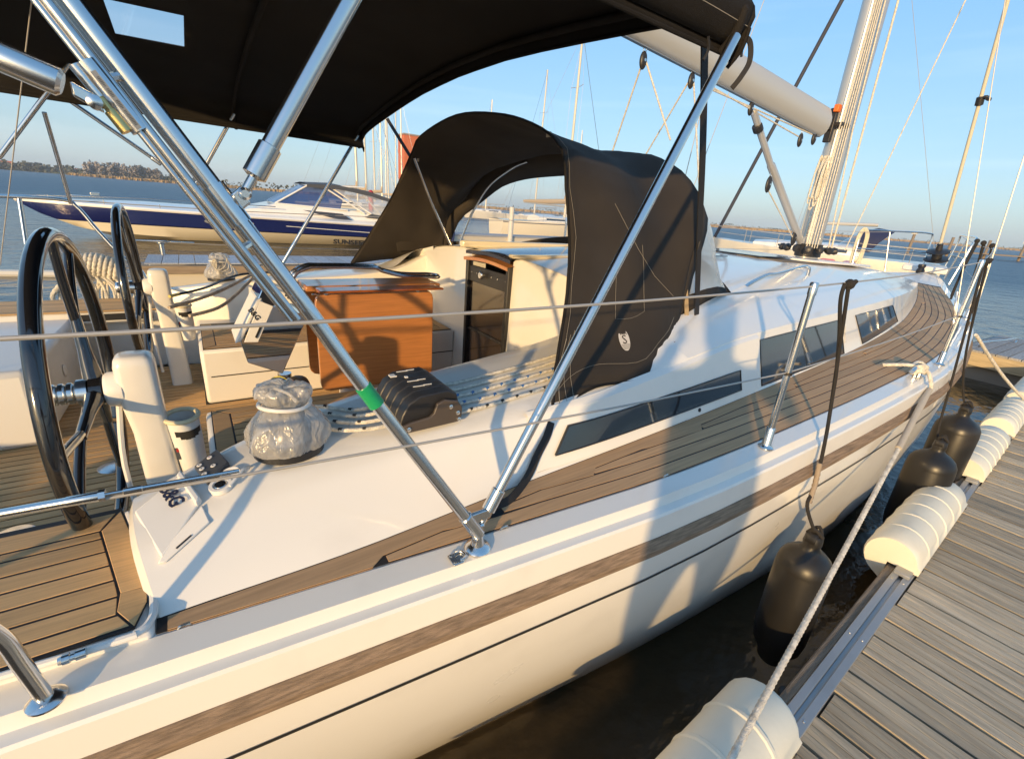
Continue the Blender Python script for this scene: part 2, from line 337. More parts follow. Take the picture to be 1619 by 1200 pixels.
tag(reeds(SHB, 1.9, 5, 30, 24000), 'long golden reed belt along the far shore of the water', 'reeds')
def leafmass(mb, c, r, n, rd, lo=.35):
    for i in range(n):
        while True:
            p = V(rd.uniform(-1, 1), rd.uniform(-1, 1), rd.uniform(-1, 1))
            if lo < p.length < 1: break
        q = V(c[0] + p.x * r[0], c[1] + p.y * r[1], c[2] + p.z * r[2]); s = rd.uniform(.6, 1.5) * min(r) * .38
        a = V(rd.uniform(-1, 1), rd.uniform(-1, 1), rd.uniform(-1, 1)).normalized(); b = a.orthogonal().normalized(); d = a.cross(b)
        mb.add([q + b * s, q + d * s * .8, q - b * s, q - d * s * .9], [(0, 1, 2, 3)])
LEAF = [mat('tree foliage', (.105, .12, .10), .9, tint=.3, vary=.3, vscale=(.2, .2, .2)), mat('bare grey twigs', (.24, .22, .21), .95, tint=.2, vary=.2, vscale=(.3, .3, .3)), mat('bushes', (.075, .075, .04), .9, tint=.3, vary=.3, vscale=(.2, .2, .2))]
BARK = mat('bark', (.06, .05, .04), .9)
rd = random.Random(11)
# wooded strips that read as one mass
mb = MB()
for i in range(150):
    t = i / 149; x = -250 + 270 * t + rd.uniform(-3, 3); y = 650 - 90 * t + rd.uniform(10, 60); h = rd.uniform(4.5, 8) * (1 if t < .6 else .75)
    leafmass(mb, (x, y, h * .5), (rd.uniform(6, 12), 6, h * .6), 40, rd)
o = mb.build('far_wood', LEAF[0], smooth=0); o['kind'] = 'stuff'; tag(o, 'low dark wood along the far bank at the left', 'trees')
mb = MB()
for i in range(230):
    t = i / 229; k = t * (len(SHB) - 2); a = V(*SHB[int(k)], 0).lerp(V(*SHB[int(k) + 1], 0), k % 1); h = rd.uniform(3, 5.5) * (1 if t < .3 else .5)
    leafmass(mb, (a.x * 1.06 + rd.uniform(-4, 4), a.y * 1.06 + 30 + rd.uniform(0, 30), h * .5 + 1.5), (rd.uniform(5, 9), 5, h * .6), 10, rd)
o = mb.build('scrub_line', LEAF[2], smooth=0); o['kind'] = 'stuff'; tag(o, 'grey green scrub behind the reed belt', 'bushes')
# two tall clumps of bare poplars
for cx, cy, n, lab in ((-52, 560, 9, 'broad clump of tall bare poplars, left of the two'), (-24, 545, 7, 'smaller clump of tall bare poplars, right of the two')):
    t = thing('poplar_clump', lab, 'trees', (cx, cy, 1), group='poplar clumps on the far shore')
    tr = MB(); cr = MB()
    for i in range(n):
        x = cx + (i - n / 2) * 3.1 + rd.uniform(-.5, .5); y = cy + rd.uniform(-3, 3); h = rd.uniform(10.5, 13)
        tr.tube([(x, y, .8), (x + .2, y, h * .5), (x, y, h)], [.35, .25, .05], 6)
        leafmass(cr, (x, y, h * .56), (2.6, 2.6, h * .46), 110, rd, .1)
    tr.build('trunk', BARK, t, kind='stuff'); cr.build('crown', LEAF[1], t, smooth=0, kind='stuff')
for i, (x, y, s, roof, lab) in enumerate(((-142, 652, (26, 9, 3.2), 1, 'long low house with a red tiled roof on the far bank'), (-112, 648, (6, 5, 2.8), 0, 'small white house beside the long red roofed one'), (-84, 640, (5, 5, 2.6), 0, 'tiny white cottage in the middle of the far bank'), (-44, 590, (5, 4, 2.6), 0, 'small white shed left of the poplars'))):
    t = thing('house', lab, 'house', (x, y, 1.2), group='houses on the far bank')
    MB().box((x, y, 1.2 + s[2] / 2), s).build('wall', mat('house wall', (.62, .57, .5), .8) if not roof else mat('brick wall', (.4, .2, .14), .85), t)
    hz = 1.2 + s[2]; a, b = s[0] / 2 + .4, s[1] / 2 + .4; rh = 3.4 if roof else 2.2
    MB().add([(x - a, y - b, hz), (x + a, y - b, hz), (x + a, y + b, hz), (x - a, y + b, hz), (x - a, y, hz + rh), (x + a, y, hz + rh)], [(0, 1, 5, 4), (2, 3, 4, 5), (0, 4, 3), (1, 2, 5), (3, 2, 1, 0)]).build('roof', mat('red roof tiles', (.42, .12, .06), .8) if i != 1 else mat('grey roof', (.2, .17, .15), .8), t)

# ================================================================== PONTOON beside the yacht
PA = math.radians(3.7); PX_, PY_ = V(math.cos(PA), math.sin(PA), 0), V(-math.sin(PA), math.cos(PA), 0)
PO = V(1.505, .268, .5)                     # a point on the plank ends (water side edge)
def pp(s, d, z): return PO + PX_ * s + PY_ * d + V(0, 0, z)
PR = Matrix.Rotation(PA, 3, 'Z')
pon = thing('pontoon', 'long grey timber pontoon with aluminium edge rail beside the yacht', 'pontoon', (4, -.6, .3))
pw = .155; LEN0, LEN1 = -1.9, 9.25
k = 0; s = LEN0; r = random.Random(5); prev = None
while s < LEN1:
    w = pw - .018; z = -.016 + r.uniform(-.003, .003); e = r.uniform(-.006, .006)
    m_ = MB(); n = 3                            # two thin grooves along every board
    g = .006
    ys = [(-w / 2, 0), (-w / 6 - g / 2, 0), (-w / 6, -.004), (-w / 6 + g / 2, 0), (w / 6 - g / 2, 0), (w / 6, -.004), (w / 6 + g / 2, 0), (w / 2, 0)]
    prof = [(-w / 2, -.03)] + ys + [(w / 2, -.03)]
    m_.grid([[pp(s + a, e, z + b) for a, b in prof], [pp(s + a, -2.35 + e, z + b) for a, b in prof]], caps=True)
    m_.build('plank', PLANK, pon, smooth=0); s += pw
m_ = MB()      # joists and floats under the boards
for d in (-.12, -1.2, -2.25): m_.box(pp((LEN0 + LEN1) / 2, d, -.11), (LEN1 - LEN0, .08, .12), PR)
m_.build('joist', TIMBER, pon)
m_ = MB()
for q in np.arange(LEN0 + .8, LEN1, 2.6): m_.box(pp(q, -1.2, -.42), (1.7, 1.9, .5), PR)
m_.build('float', mat('float concrete', (.25, .24, .22), .9), pon, bevel=.03)
# aluminium edge: flat flange, groove, outer lip, then a timber rubbing edge
L0, L1 = LEN0 - .1, LEN1
prof = [(.004, -.03), (.004, .004), (.034, .004), (.036, -.012), (.052, -.012), (.054, .004), (.082, .004), (.084, .0), (.084, -.14), (.004, -.14)]
MB().grid([[pp(a, d, z) for d, z in prof] for a in (L0, L1)], closed=True, caps=True).build('edge_rail', ALU, pon, smooth=0, bevel=.0015)
prof = [(.086, -.16), (.086, -.004), (.115, -.004), (.120, -.010), (.120, -.16)]
MB().grid([[pp(a, d, z) for d, z in prof] for a in arange(L0, L1, .5)], closed=True, caps=True).build('rubbing_timber', TIMBER, pon, smooth=0)
m_ = MB()
for q in np.arange(L0 + .3, L1, .6):
    for d in (.02, .068): m_.lathe([(.005, 0), (.0045, .002), (.001, .003)], Matrix.Translation(pp(q, d, .004)), 8)
m_.build('rivet', STEELM, pon, kind='stuff')

# ================================================================== THE YACHT: hull and decks
yacht = thing('sailing_yacht', 'large white sailing yacht with brown teak decks and a dark canvas bimini', 'sailboat', (4, YC, 0))
ye = curve([-2.2, -1.2, -.4, .2, .8, 1.35, 1.9, 2.7, 3.24, 3.8, 4.37, 5.24, 5.84, 7, 8.98, 10, 10.72], [1.16, 1.05, .988, .928, .868, .822, .812, .817, .830, .853, .91, 1.06, 1.19, 1.545, 2.22, 2.53, 2.755])
yw = curve([-2.2, .47, 2.06, 3.54, 5, 6, 7, 9, 10.45, 10.72], [1.5, 1.17, 1.04, 1.0, 1.12, 1.33, 1.68, 2.33, 2.74, 2.757])
def zs(x): return 1.27 + .036 * x
yb = curve([-.3, -.164, .214, .533, .8, 1.327, 2.303, 2.66, 3.09, 3.75, 4.94, 6, 7.08, 8.06, 8.6], [1.01, 1.011, 1.004, 1.016, 1.03, 1.046, 1.10, 1.125, 1.155, 1.214, 1.378, 1.61, 1.9, 2.21, 2.46])
def dk(x, y): return zs(x) + min(.022, .07 * max(0, y - ye(x)))
XB = 10.72
def fine(x): return min(1, max(.05, (XB - x) / 1.2))
HX = arange(-2.2, 9.6, .3) + [9.85, 10.1, 10.3, 10.45, 10.58, 10.66, XB]
def hull_side(x):
    e, z, f = ye(x), zs(x), fine(x); w = yw(x)
    P = [(e + .012, z - .05), (e, z), (e - .070 * f, z - .004), (e - .081 * f, z - .034), (e - .107 * f, z - .036), (e - .112 * f, z - .044), (e - .116 * f, z - .112), (e - .117 * f, z - .2)]
    y0, z0 = P[-1]
    for t in (.12, .25, .4, .55, .7, .85, .95, 1): P.append((y0 + (w - y0) * (.35 * t + .65 * t ** 2), z0 * (1 - t)))
    P += [(w + .12 * f, -.15), (w + .5 * f, -.45)]
    return [V(x, min(y, YC - .001), q) for y, q in P]
m_ = MB(); rows = [hull_side(x) for x in HX]
m_.grid(rows); m_.grid([[mir(p) for p in r] for r in rows], flip=True)
a, b = rows[0], [mir(p) for p in rows[0]]; m_.grid([a, b])
m_.build('hull', GEL, yacht, smooth=28)
def strake(name, d0, d1, prof, m, x0=-2.2, x1=10.3, mirror=True):
    m_ = MB(); rows = []
    for x in [q for q in HX if x0 <= q <= x1]:
        e, z, f = ye(x), zs(x), fine(x); rows.append([V(x, e - .116 * f - o, z + q) for o, q in prof])
    m_.grid(rows, caps=True)
    if mirror: m_.grid([[mir(p) for p in r] for r in rows], caps=True, flip=True)
    return m_.build(name, m, yacht, smooth=25)
strake('rubbing_strake', 0, 0, [(-.01, -.117), (.004, -.119), (.020, -.140), (.024, -.146), (.023, -.166), (.018, -.174), (.006, -.177), (-.01, -.177)], STRAKE)
m_ = MB()
for sgn in (0, 1):
    for lo, hi in ((-.312, -.300), (-.302 - .9, -.302 - .9)):
        if lo == hi: continue
        rows = []
        for x in [q for q in HX if q < 10.4]:
            P = hull_side(x); r = []
            for dz in (hi, lo):
                zt = zs(x) + dz
                for p, q in zip(P, P[1:]):
                    if p.z >= zt >= q.z and p.z > q.z and p.z < zs(x) - .19: r.append(p.lerp(q, (p.z - zt) / (p.z - q.z)) + V(0, -.0025, 0)); break
            if len(r) == 2: rows.append([mir(p) for p in r] if sgn else r)
        m_.grid(rows)
m_.build('pinstripe', mat('dark stripe vinyl', (.03, .028, .027), .4), yacht)
m_ = MB(); rows = []
for x in [q for q in HX if q < 10.5]: rows.append([V(x, yw(x) - .0035, .005), V(x, yw(x) - .004 - .016, .035), V(x, yw(x) - .02, .038)])
m_.grid(rows); m_.build('boot_stripe', BLACKP, yacht)
# white deck moulding below the teak
m_ = MB(); xs = arange(-.3, 8.6, .2)
def strip(y0, y1, dz, xs): return [[V(x, y0(x), dk(x, y0(x)) + dz), V(x, y1(x), dk(x, y1(x)) + dz)] for x in xs]
rows = strip(lambda x: ye(x) + .001, lambda x: yb(x) + .12, -.003, xs); m_.grid(rows); m_.grid([[mir(p) for p in r] for r in rows], flip=True)
rows = [[V(x, ye(x) + .001 + (YC - ye(x)) * t, zs(x) - .003 + .02 * math.sin(t * PI / 2)) for t in (0, .3, .6, 1)] for x in arange(8.2, XB, .2)]
m_.grid(rows); m_.grid([[mir(p) for p in r] for r in rows], flip=True)
m_.build('deck_moulding', GELD, yacht)
# teak side decks: black caulking sheet with separate planks
def side_deck(mirror):
    F = mir if mirror else (lambda p: p)
    xs = arange(-.17, 8.5, .15)
    rows = [[F(p) for p in r] for r in strip(lambda x: ye(x) + .002, lambda x: yb(x) - .0, .003, xs)]
    base = MB().grid(rows).build('side_deck', CAULK, yacht)
    st = .054
    def plank(lo, hi, x0, x1, m=TEAKG, stp=.16):
        xs = arange(x0, x1, stp)
        rows = []
        for x in xs:
            a, b = lo(x), hi(x); za, zb_ = dk(x, a) + .0048, dk(x, b) + .0048
            rows.append([F(V(x, a, za - .006)), F(V(x, a, za)), F(V(x, b, zb_)), F(V(x, b, zb_ - .006))])
        MB().grid(rows, caps=True, flip=mirror).build('plank', m, base, smooth=0)
    mg = lambda x: yb(x) - .007
    def mgl(x):               # outer edge of the margin board, notched where a strip ends
        m0 = max(yb(x) - .056, ye(x) + .008); q = (m0 - ye(x) - .006) / st; k = math.floor(q)
        if q < .45: return ye(x) + .004
        return ye(x) + k * st if k >= 1 and q - k < .45 else m0
    plank(mgl, mg, -.15, 8.35, stp=.035)                     # margin board along the house
    for k in range(14):
        lo = lambda x, k=k: ye(x) + .006 + k * st
        hi = lambda x, k=k: min(ye(x) - .001 + (k + 1) * st, mgl(x) - .006)
        ok = [x for x in arange(-.15, 8.35, .02) if hi(x) - lo(x) > .015]
        if not ok: continue
        runs = []; s0 = ok[0]; pv = ok[0]
        for x in ok[1:] + [99]:
            if x - pv > .05:
                if pv - s0 > .25: runs.append((s0, pv))
                s0 = x
            pv = x
        for a, b in runs: plank(lo, hi, a, b)
side_deck(False); side_deck(True)

# ---- helmsman's side deck at the quarter (teak boards with a mitred margin)
qd = MB().slab([V(-2.1, .985, 1.286), (-0.202, 0.983, 1.286), (-0.184, 1.051, 1.286), (-0.204, 1.221, 1.286), (-0.259, 1.460, 1.286), V(-2.1, 1.50, 1.286)], (0, 0, .006)).build('quarter_deck', CAULK, yacht)
def board(poly, m=TEAK, par=None, h=.0022, z=None):
    MB().slab([V(*p) for p in poly], (0, 0, h)).build('plank', m, par, smooth=0, bevel=.0015, seg=1)
zq = 1.2915
A0, A1, A2, A3 = (-0.260, 1.442, 1.292), (-0.205, 1.215, 1.292), (-0.185, 1.045, 1.292), (-0.202, 0.984, 1.292)
B0, B1, B2 = (-0.292, 1.366, 1.292), (-0.233, 1.100, 1.292), (-0.234, 1.043, 1.292)
Bx = curve([B0[1] * -1, B1[1] * -1], [B0[0], B1[0]])
board([A0, B0, B1, (-0.186, 1.097, 1.292), A1], par=qd)
board([B1, B2, A3, A2, (-0.186, 1.095, 1.292)], par=qd)
board([V(-2.1, B0[1] + .004, zq), V(B0[0] - .003, B0[1] + .004, zq), V(A0[0] - .01, A0[1] - .004, zq), V(-2.1, A0[1] + .02, zq)], par=qd)
ys = [1.379, 1.331, 1.271, 1.211, 1.151, 1.091, 1.033, .987]
ys[0] = B0[1]
for a, b in zip(ys, ys[1:]):
    def xe(y):
        if y > B1[1]: return B0[0] + (B1[0] - B0[0]) * (y - B0[1]) / (B1[1] - B0[1])
        if y > B2[1]: return B1[0] + (B2[0] - B1[0]) * (y - B1[1]) / (B2[1] - B1[1])
        return B2[0] + (A3[0] - B2[0]) * (y - B2[1]) / (A3[1] - B2[1])
    a_, b_ = a - .0035, b + .0035
    board([V(-2.1, b_, zq), V(xe(b_) - .005, b_, zq), V(xe(a_) - .005, a_, zq), V(-2.1, a_, zq)], par=qd)
# white gutter between quarter deck and coaming, and the moulded rim outboard of it
MB().slab([V(-2.1, .95, 1.20), (-0.162, 0.997, 1.284), (-0.155, 1.061, 1.284), (-0.243, 1.474, 1.284), V(-2.1, 1.53, 1.20)], (0, 0, .0)).build('quarter_gutter', GELD, yacht) if 0 else None
m_ = MB(); m_.slab([V(-2.1, ye(-2.1), 1.17), V(-.172, ye(-.17), 1.17), V(-.172, 1.0, 1.17), V(-.19, 1.10, 1.17), V(-.235, 1.46, 1.17), V(-2.1, 1.53, 1.17)], (0, 0, .113)); m_.build('quarter_moulding', GELD, yacht, bevel=.012)
m_ = MB(); m_.tube(spl([V(-2.1, 1.005, 1.288), V(-.8, .992, 1.288), (-0.261, 0.963, 1.290), (-0.199, 0.965, 1.290), (-0.176, 0.989, 1.290), (-0.173, 1.044, 1.290), (-0.190, 1.184, 1.290), (-0.243, 1.426, 1.290)], 6), .008, 8); m_.build('gutter_rim', GELD, yacht)

# ================================================================== THE YACHT: coaming, coachroof, cockpit
hsd = curve([-.25, .15, .5, 1.0, 1.5, 2.3, 3.5, 4.9, 6, 7, 8.1, 8.6], [.10, .155, .175, .20, .235, .28, .265, .225, .17, .11, .05, .02])
ksd = curve([-.25, .3, .6, .9, 1.2, 9], [1.35, 1.15, .8, .45, .30, .30])
zin = curve([-.25, .15, .5, 1.1, 1.45, 1.72], [1.398, 1.464, 1.503, 1.55, 1.605, 1.735])
yin = curve([-.25, .15, .5, 1.1, 1.8], [1.27, 1.46, 1.55, 1.63, 1.66])
zr = curve([1.6, 2.5, 4, 5.5, 7, 8, 8.7], [1.86, 1.89, 1.895, 1.875, 1.79, 1.70, 1.63])
def zbs(x): return dk(x, yb(x)) + .004
def side_pt(x, h, off=0):          # point on the house side, h above its foot
    return V(x, yb(x) + ksd(x) * h - off, zbs(x) + h)
def coam(x):
    f = hsd(x); y0, z0 = yb(x), zbs(x); a = side_pt(x, f); yi, zi = yin(x), zin(x)
    P = [V(x, y0 - .012, z0 - .012), V(x, y0 + .004, z0 + .006), side_pt(x, f * .35), side_pt(x, f * .75), side_pt(x, f * .93) + V(0, .004, 0)]
    P += [a.lerp(V(x, yi, zi), t) + V(0, .006, .008 * math.sin(PI * t)) for t in (.15, .45, .8)]
    P += [V(x, yi, zi), V(x, yi + .018, zi - .006), V(x, yi + .026, zi - .028), V(x, yi + .04, 1.19), V(x, yi + .04, .84)]
    return P
CX = [-.205] + arange(-.19, 1.72, .1)
rows = [coam(x) for x in CX]
def endcap(rows): return [V(p.x, p.y, p.z) for p in rows[0]]
for i, x in enumerate(CX):          # the aft end leans back
    k = max(0, 1 - (x + .205) / .25); z0, z1 = rows[i][0].z, rows[i][8].z
    for j in range(9): rows[i][j].x += .045 * k * max(0, 1 - (rows[i][j].z - z0) / (z1 - z0))
for F in (lambda p: p, mir):       # aft ends of the coamings
    m_ = MB(); m_.grid([[F(p) for p in r] for r in rows], flip=F is mir)
    e = [F(p) for p in rows[0]]; back = [F(V(p.x - .012, p.y, max(.84, p.z - .03))) for p in rows[0]]
    m_.grid([e, back]); c0 = F(V(-.222, 1.2, .84)); n = len(m_.v); m_.add(back + [F(V(-.217, yb(-.2) - .012, .84))], [tuple(range(len(back) + 1))])
    m_.build('coaming', GEL, yacht, smooth=40)

def roof(x):
    f = hsd(x); P = [V(x, yb(x) - .012, zbs(x) - .012)] + [side_pt(x, f * t) for t in (.02, .3, .6, .85)]
    a = side_pt(x, f); P.append(a)
    for s in (.03, .07, .13, .2, .3, .42, .56, .72, .88, 1): P.append(V(x, a.y + (YC - a.y) * s, a.z + (zr(x) - a.z) * (1 - (1 - s) ** 2.7)))
    return P
RX = arange(1.68, 8.6, .16)
rows = [roof(x) for x in RX]; tip = [V(8.78, YC - (YC - p.y) * .55, zs(8.75) + .012) for p in rows[-1]]
rows.append(tip)
m_ = MB(); m_.grid(rows); m_.grid([[mir(p) for p in r] for r in rows], flip=True)
m_.add([tip[0], tip[-1], mir(tip[0])], [(0, 1, 2)])
for F in (lambda p: p, mir): m_.grid([[F(p) for p in rows[0][:12]], [F(V(p.x + .01, p.y, min(p.z, 1.2))) for p in rows[0][:12]]])
roofo = m_.build('coachroof', GEL, yacht, smooth=50)
# raised panel on the aft part of the house side, ending in an upright step
m_ = MB(); rows = []
PNX = arange(.86, 2.30, .08)
for x in PNX:
    f = hsd(x); t = min(1, max(0, (x - .86) / .25)); o = .014 * t + .001
    rows.append([side_pt(x, .012, .0), side_pt(x, .014, o), side_pt(x, f * .55, o), side_pt(x, f * .93, o), side_pt(x, f * .97, o * .4 - .002), side_pt(x, f * 1.0, -.012)])
rows.append([p + V(.002, .03, 0) for p in rows[-1]])
for F in (lambda p: p, mir): MB().grid([[F(p) for p in r] for r in rows], flip=F is mir).build('side_panel', GEL, yacht, smooth=30)
def glaze(name, pts, off, m, thick=.004):
    """pane on the house side from (x, h) corners, bottom then top row"""
    (x0, h0), (x1, h1), (x2, h2), (x3, h3) = pts; n = 10
    R = lambda o, g: [[side_pt(x0 + (x1 - x0) * t - g * (1 - 2 * t) * 0, h0 + (h1 - h0) * t, o), side_pt(x3 + (x2 - x3) * t, h3 + (h2 - h3) * t, o)] for t in [i / n for i in range(n + 1)]]
    for F, fl in ((lambda p: p, False), (mir, True)):
        a = R(off, 0); b = R(off - thick - .003, 0); m_ = MB(); m_.grid([[F(p) for p in r] for r in a])
        ring = [r[0] for r in a] + [r[1] for r in a[::-1]]; rb = [r[0] for r in b] + [r[1] for r in b[::-1]]
        m_.grid([[F(p) for p in q] for q in (ring, rb)], closed=True)
        o = m_.build(name, m, yacht, smooth=20)
        fr = MB(); fr.tube([F(p + V(0, -.0005, 0)) for p in ring], .003, 6, closed=True); fr.build('window_seal', BLACKP, o)
glaze('window', [(.935, .054), (2.108, .046), (2.105, .138), (1.005, .136)], .0175, GLASS)
glaze('window', [(2.335, .016), (3.455, .004), (3.40, .222), (2.325, .243)], .003, GLASS)
glaze('window', [(3.83, .010), (4.90, .026), (4.69, .178), (3.68, .218)], .003, GLASS)
# black drain plug below the aft window, emblem beside the forward pane
p = side_pt(1.755, .030, .0155); MB().lathe([(.009, 0), (.009, .003), (.004, .006)], axis(p, (0, -1, .2)), 12).build('drain', BLACKP, yacht)
m_ = MB()
for q in ([(0, 0), (.02, .04), (.035, .10), (.03, .15)], [(.045, .15), (.05, .09), (.07, .03), (.1, 0)], [(.02, .01), (.05, .02), (.09, .02)]):
    m_.tube([side_pt(3.49 + .12 * a - .02, .07 + b * .7, .004) for a, b in q], .004, 6)
m_.build('emblem', mat('grey emblem', (.45, .46, .48), .4), yacht)
# grab rail on the roof
def on_roof(x, s, dz=0):
    a = side_pt(x, hsd(x)); return V(x, a.y + (YC - a.y) * s, a.z + (zr(x) - a.z) * (1 - (1 - s) ** 2.7) + dz)
g0, g1 = on_roof(2.92, .27), on_roof(4.02, .33)
for F in (lambda p: p, mir):
    m_ = MB(); pth = [g0 + V(-.02, 0, -.01), g0 + V(.05, 0, .02), g0 + V(.22, .01, .062), g0 + V(.35, .015, .07), g1 + V(-.12, 0, .068), g1 + V(-.02, 0, .06), g1 + V(0, 0, .045), g1 + V(.005, 0, -.01)]
    m_.tube([F(p) for p in spl(pth, 4)], .0135, 10); m_.build('grab_rail', STEEL, yacht)
# flush hatches and the dark mast well cover
for x0, x1, s0, w in ((3.05, 3.75, .8, .3), (4.3, 4.9, .8, .28)):
    a = [on_roof(x0, .72, .012), on_roof(x1, .72, .012)]; y0 = a[0].y
    m_ = MB(); m_.slab([V(x0, y0, a[0].z), V(x1, y0, a[1].z), V(x1, 2 * YC - y0, a[1].z), V(x0, 2 * YC - y0, a[0].z)], (0, 0, .012)); h = m_.build('deck_hatch', GLASS, yacht, bevel=.006)
m_ = MB(); m_.slab([V(4.95, 2.2, on_roof(4.95, .6).z + .006), V(5.55, 2.08, on_roof(5.55, .6).z + .004), V(6.35, 2.2, on_roof(6.35, .62).z + .004), V(6.35, 3.32, on_roof(6.35, .62).z + .004), V(5.55, 3.44, on_roof(5.55, .6).z + .004), V(4.95, 3.32, on_roof(4.95, .6).z + .006)], (0, 0, .022))
m_.build('halyard_cover', GEL, yacht, bevel=.012)
m_ = MB(); m_.slab([on_roof(4.25, .86, .003), on_roof(4.45, .62, .003), on_roof(5.1, .50, .003), on_roof(4.75, .74, .003)], (0, 0, .006)); m_.build('non_slip_pad', mat('grey brown non slip pad', (.16, .13, .10), .85, bump=.3, bscale=300), yacht)

# ---- bulkhead with the companionway
BX = 1.70
def rz(y): # roof height at the bulkhead
    a = side_pt(BX, hsd(BX)); yy = min(y, 2 * YC - y); s = max(0, (yy - a.y) / (YC - a.y)); return a.z + (zr(BX) - a.z) * (1 - (1 - s) ** 2.7) if s > 0 else a.z
D0, D1 = 2.485, 3.03           # companionway
bulks = []
for lo, hi in ((1.62, D0), (D1, 2 * YC - 1.62)):
    bh = MB(); n = 10; yy = [lo + (hi - lo) * i / n for i in range(n + 1)]
    bh.grid([[V(BX - .05, y, .84) for y in yy], [V(BX - .02, y, rz(y) - .03) for y in yy], [V(BX + .01, y, rz(y) - .004) for y in yy], [V(BX + .06, y, rz(y) - .004) for y in yy]])
    for y in (D0, D1):
        if y in (lo, hi): bh.grid([[V(BX - .05, y, .84), V(BX - .02, y, rz(y) - .03)], [V(BX + .1, y, .84), V(BX + .1, y, rz(y) - .03)]])
    bulks.append(bh.build('bulkhead', GEL, yacht, smooth=50))
bulk = bulks[0]
MB().box((BX + .02, YC, .87), (.14, D1 - D0, .10)).build('sill', GEL, bulk, bevel=.01)
for y in (D0 + .012, D1 - .012): MB().box((BX - .045, y + (0.01 if y > YC else -.006), 1.335), (.03, .034, .93)).build('door_post', BLACKP, bulk, bevel=.004)
# smoked washboards with a lock bar
wb = MB().box((BX - .03, YC, 1.125), (.012, D1 - D0 - .05, .31)).build('washboard', SMOKE, bulk, bevel=.004)
MB().box((BX - .037, YC, 1.283), (.012, D1 - D0 - .045, .022)).build('seam', BLACKP, bulk, bevel=.002)
MB().box((BX - .03, YC, 1.465), (.012, D1 - D0 - .05, .34)).build('washboard', SMOKE, bulk, bevel=.004)
MB().box((BX - .036, YC, 1.69), (.020, D1 - D0 - .04, .11)).build('lock_bar', BLACKP, bulk, bevel=.003)
MB().lathe([(.012, 0), (.012, .02), (.026, .022), (.028, .03), (.020, .036)], axis((BX - .046, 2.80, 1.70), (-1, 0, 0)), 14).build('lock_knob', STEEL, bulk)
m_ = MB()
for y in (2.52, 2.62, 2.70, 2.90, 2.97): m_.lathe([(.006, 0), (.005, .003)], axis((BX - .046, y, 1.70), (-1, 0, 0)), 8)
for y in (2.55, 2.66, 2.84, 2.96): m_.lathe([(.005, 0), (.004, .003)], axis((BX - .043, y, 1.283), (-1, 0, 0)), 8)
m_.build('screw', STEELM, bulk, kind='stuff')
# sliding hatch: arched mahogany front, cream slab, garage moulding
arc = [(D0 - .02 + (D1 - D0 + .04) * t, 1.775 + .018 * math.sin(PI * t)) for t in [i / 12 for i in range(13)]]
m_ = MB(); m_.grid([[V(BX - .075, y, z) for y, z in arc], [V(BX - .077, y, z + .022) for y, z in arc], [V(BX + .02, y, z + .036) for y, z in arc], [V(BX + .02, y, z) for y, z in arc]], closed=False); m_.build('hatch_trim', MAHOG, bulk)
m_ = MB(); m_.grid([[V(x, y, z + dz) for y, z in arc] for x, dz in ((BX - .06, .045), (BX - .06, .068), (BX + .0, .08), (BX + 1.0, .12))]); sh = m_.build('sliding_hatch', SMOKE, bulk)
m_ = MB()
for y, hh in ((D0 - .05, .022), (D1 + .06, .045)): m_.box((BX + .47, y, rz(y) + hh * .5), (1.1, .06, hh))
m_.box((BX + 1.05, YC, 1.925), (.12, .8, .10)); m_.build('hatch_garage', CREAM, bulk, bevel=.012)

# ---- sole, benches, helm seats
SZ = .85
sole = MB().slab([V(-2.1, 1.40, SZ - .03), V(BX, 1.6, SZ - .03), V(BX, 3.92, SZ - .03), V(-2.1, 4.12, SZ - .03)], (0, 0, .03)).build('cockpit_sole', CAULK, yacht)
y = 1.44; w = .054
while y < 4.06:
    x0 = -2.1; x1 = BX - .06 if 2.33 < y < 3.19 else -.06
    MB().box(((x0 + x1) / 2, y + w / 2, SZ + .003), (x1 - x0, w - .0095, .0035)).build('plank', TEAK, sole, smooth=0); y += w
m_ = MB().box((-1.05, 2.14, SZ + .0068), (2.1, .007, .002)); m_.build('seam_strip', WPLAST, sole)
for p in ((-0.450, 2.591, 0.857), (-0.704, 2.174, 0.857)): MB().lathe([(.001, .0035), (.058, .0035), (.062, .002), (.063, -.002)], Matrix.Translation(V(*p)), 24).build('deck_plate', STEEL, sole)
for F, h in ((lambda p: p, 1.18), (mir, 1.29)): MB().grid([[F(V(x, yin(max(x, -.2)) + .04, .84)), F(V(x, yin(max(x, -.2)) + .04, h))] for x in (-2.1, -.9, -.2)]).build('cockpit_liner', GELD, yacht)
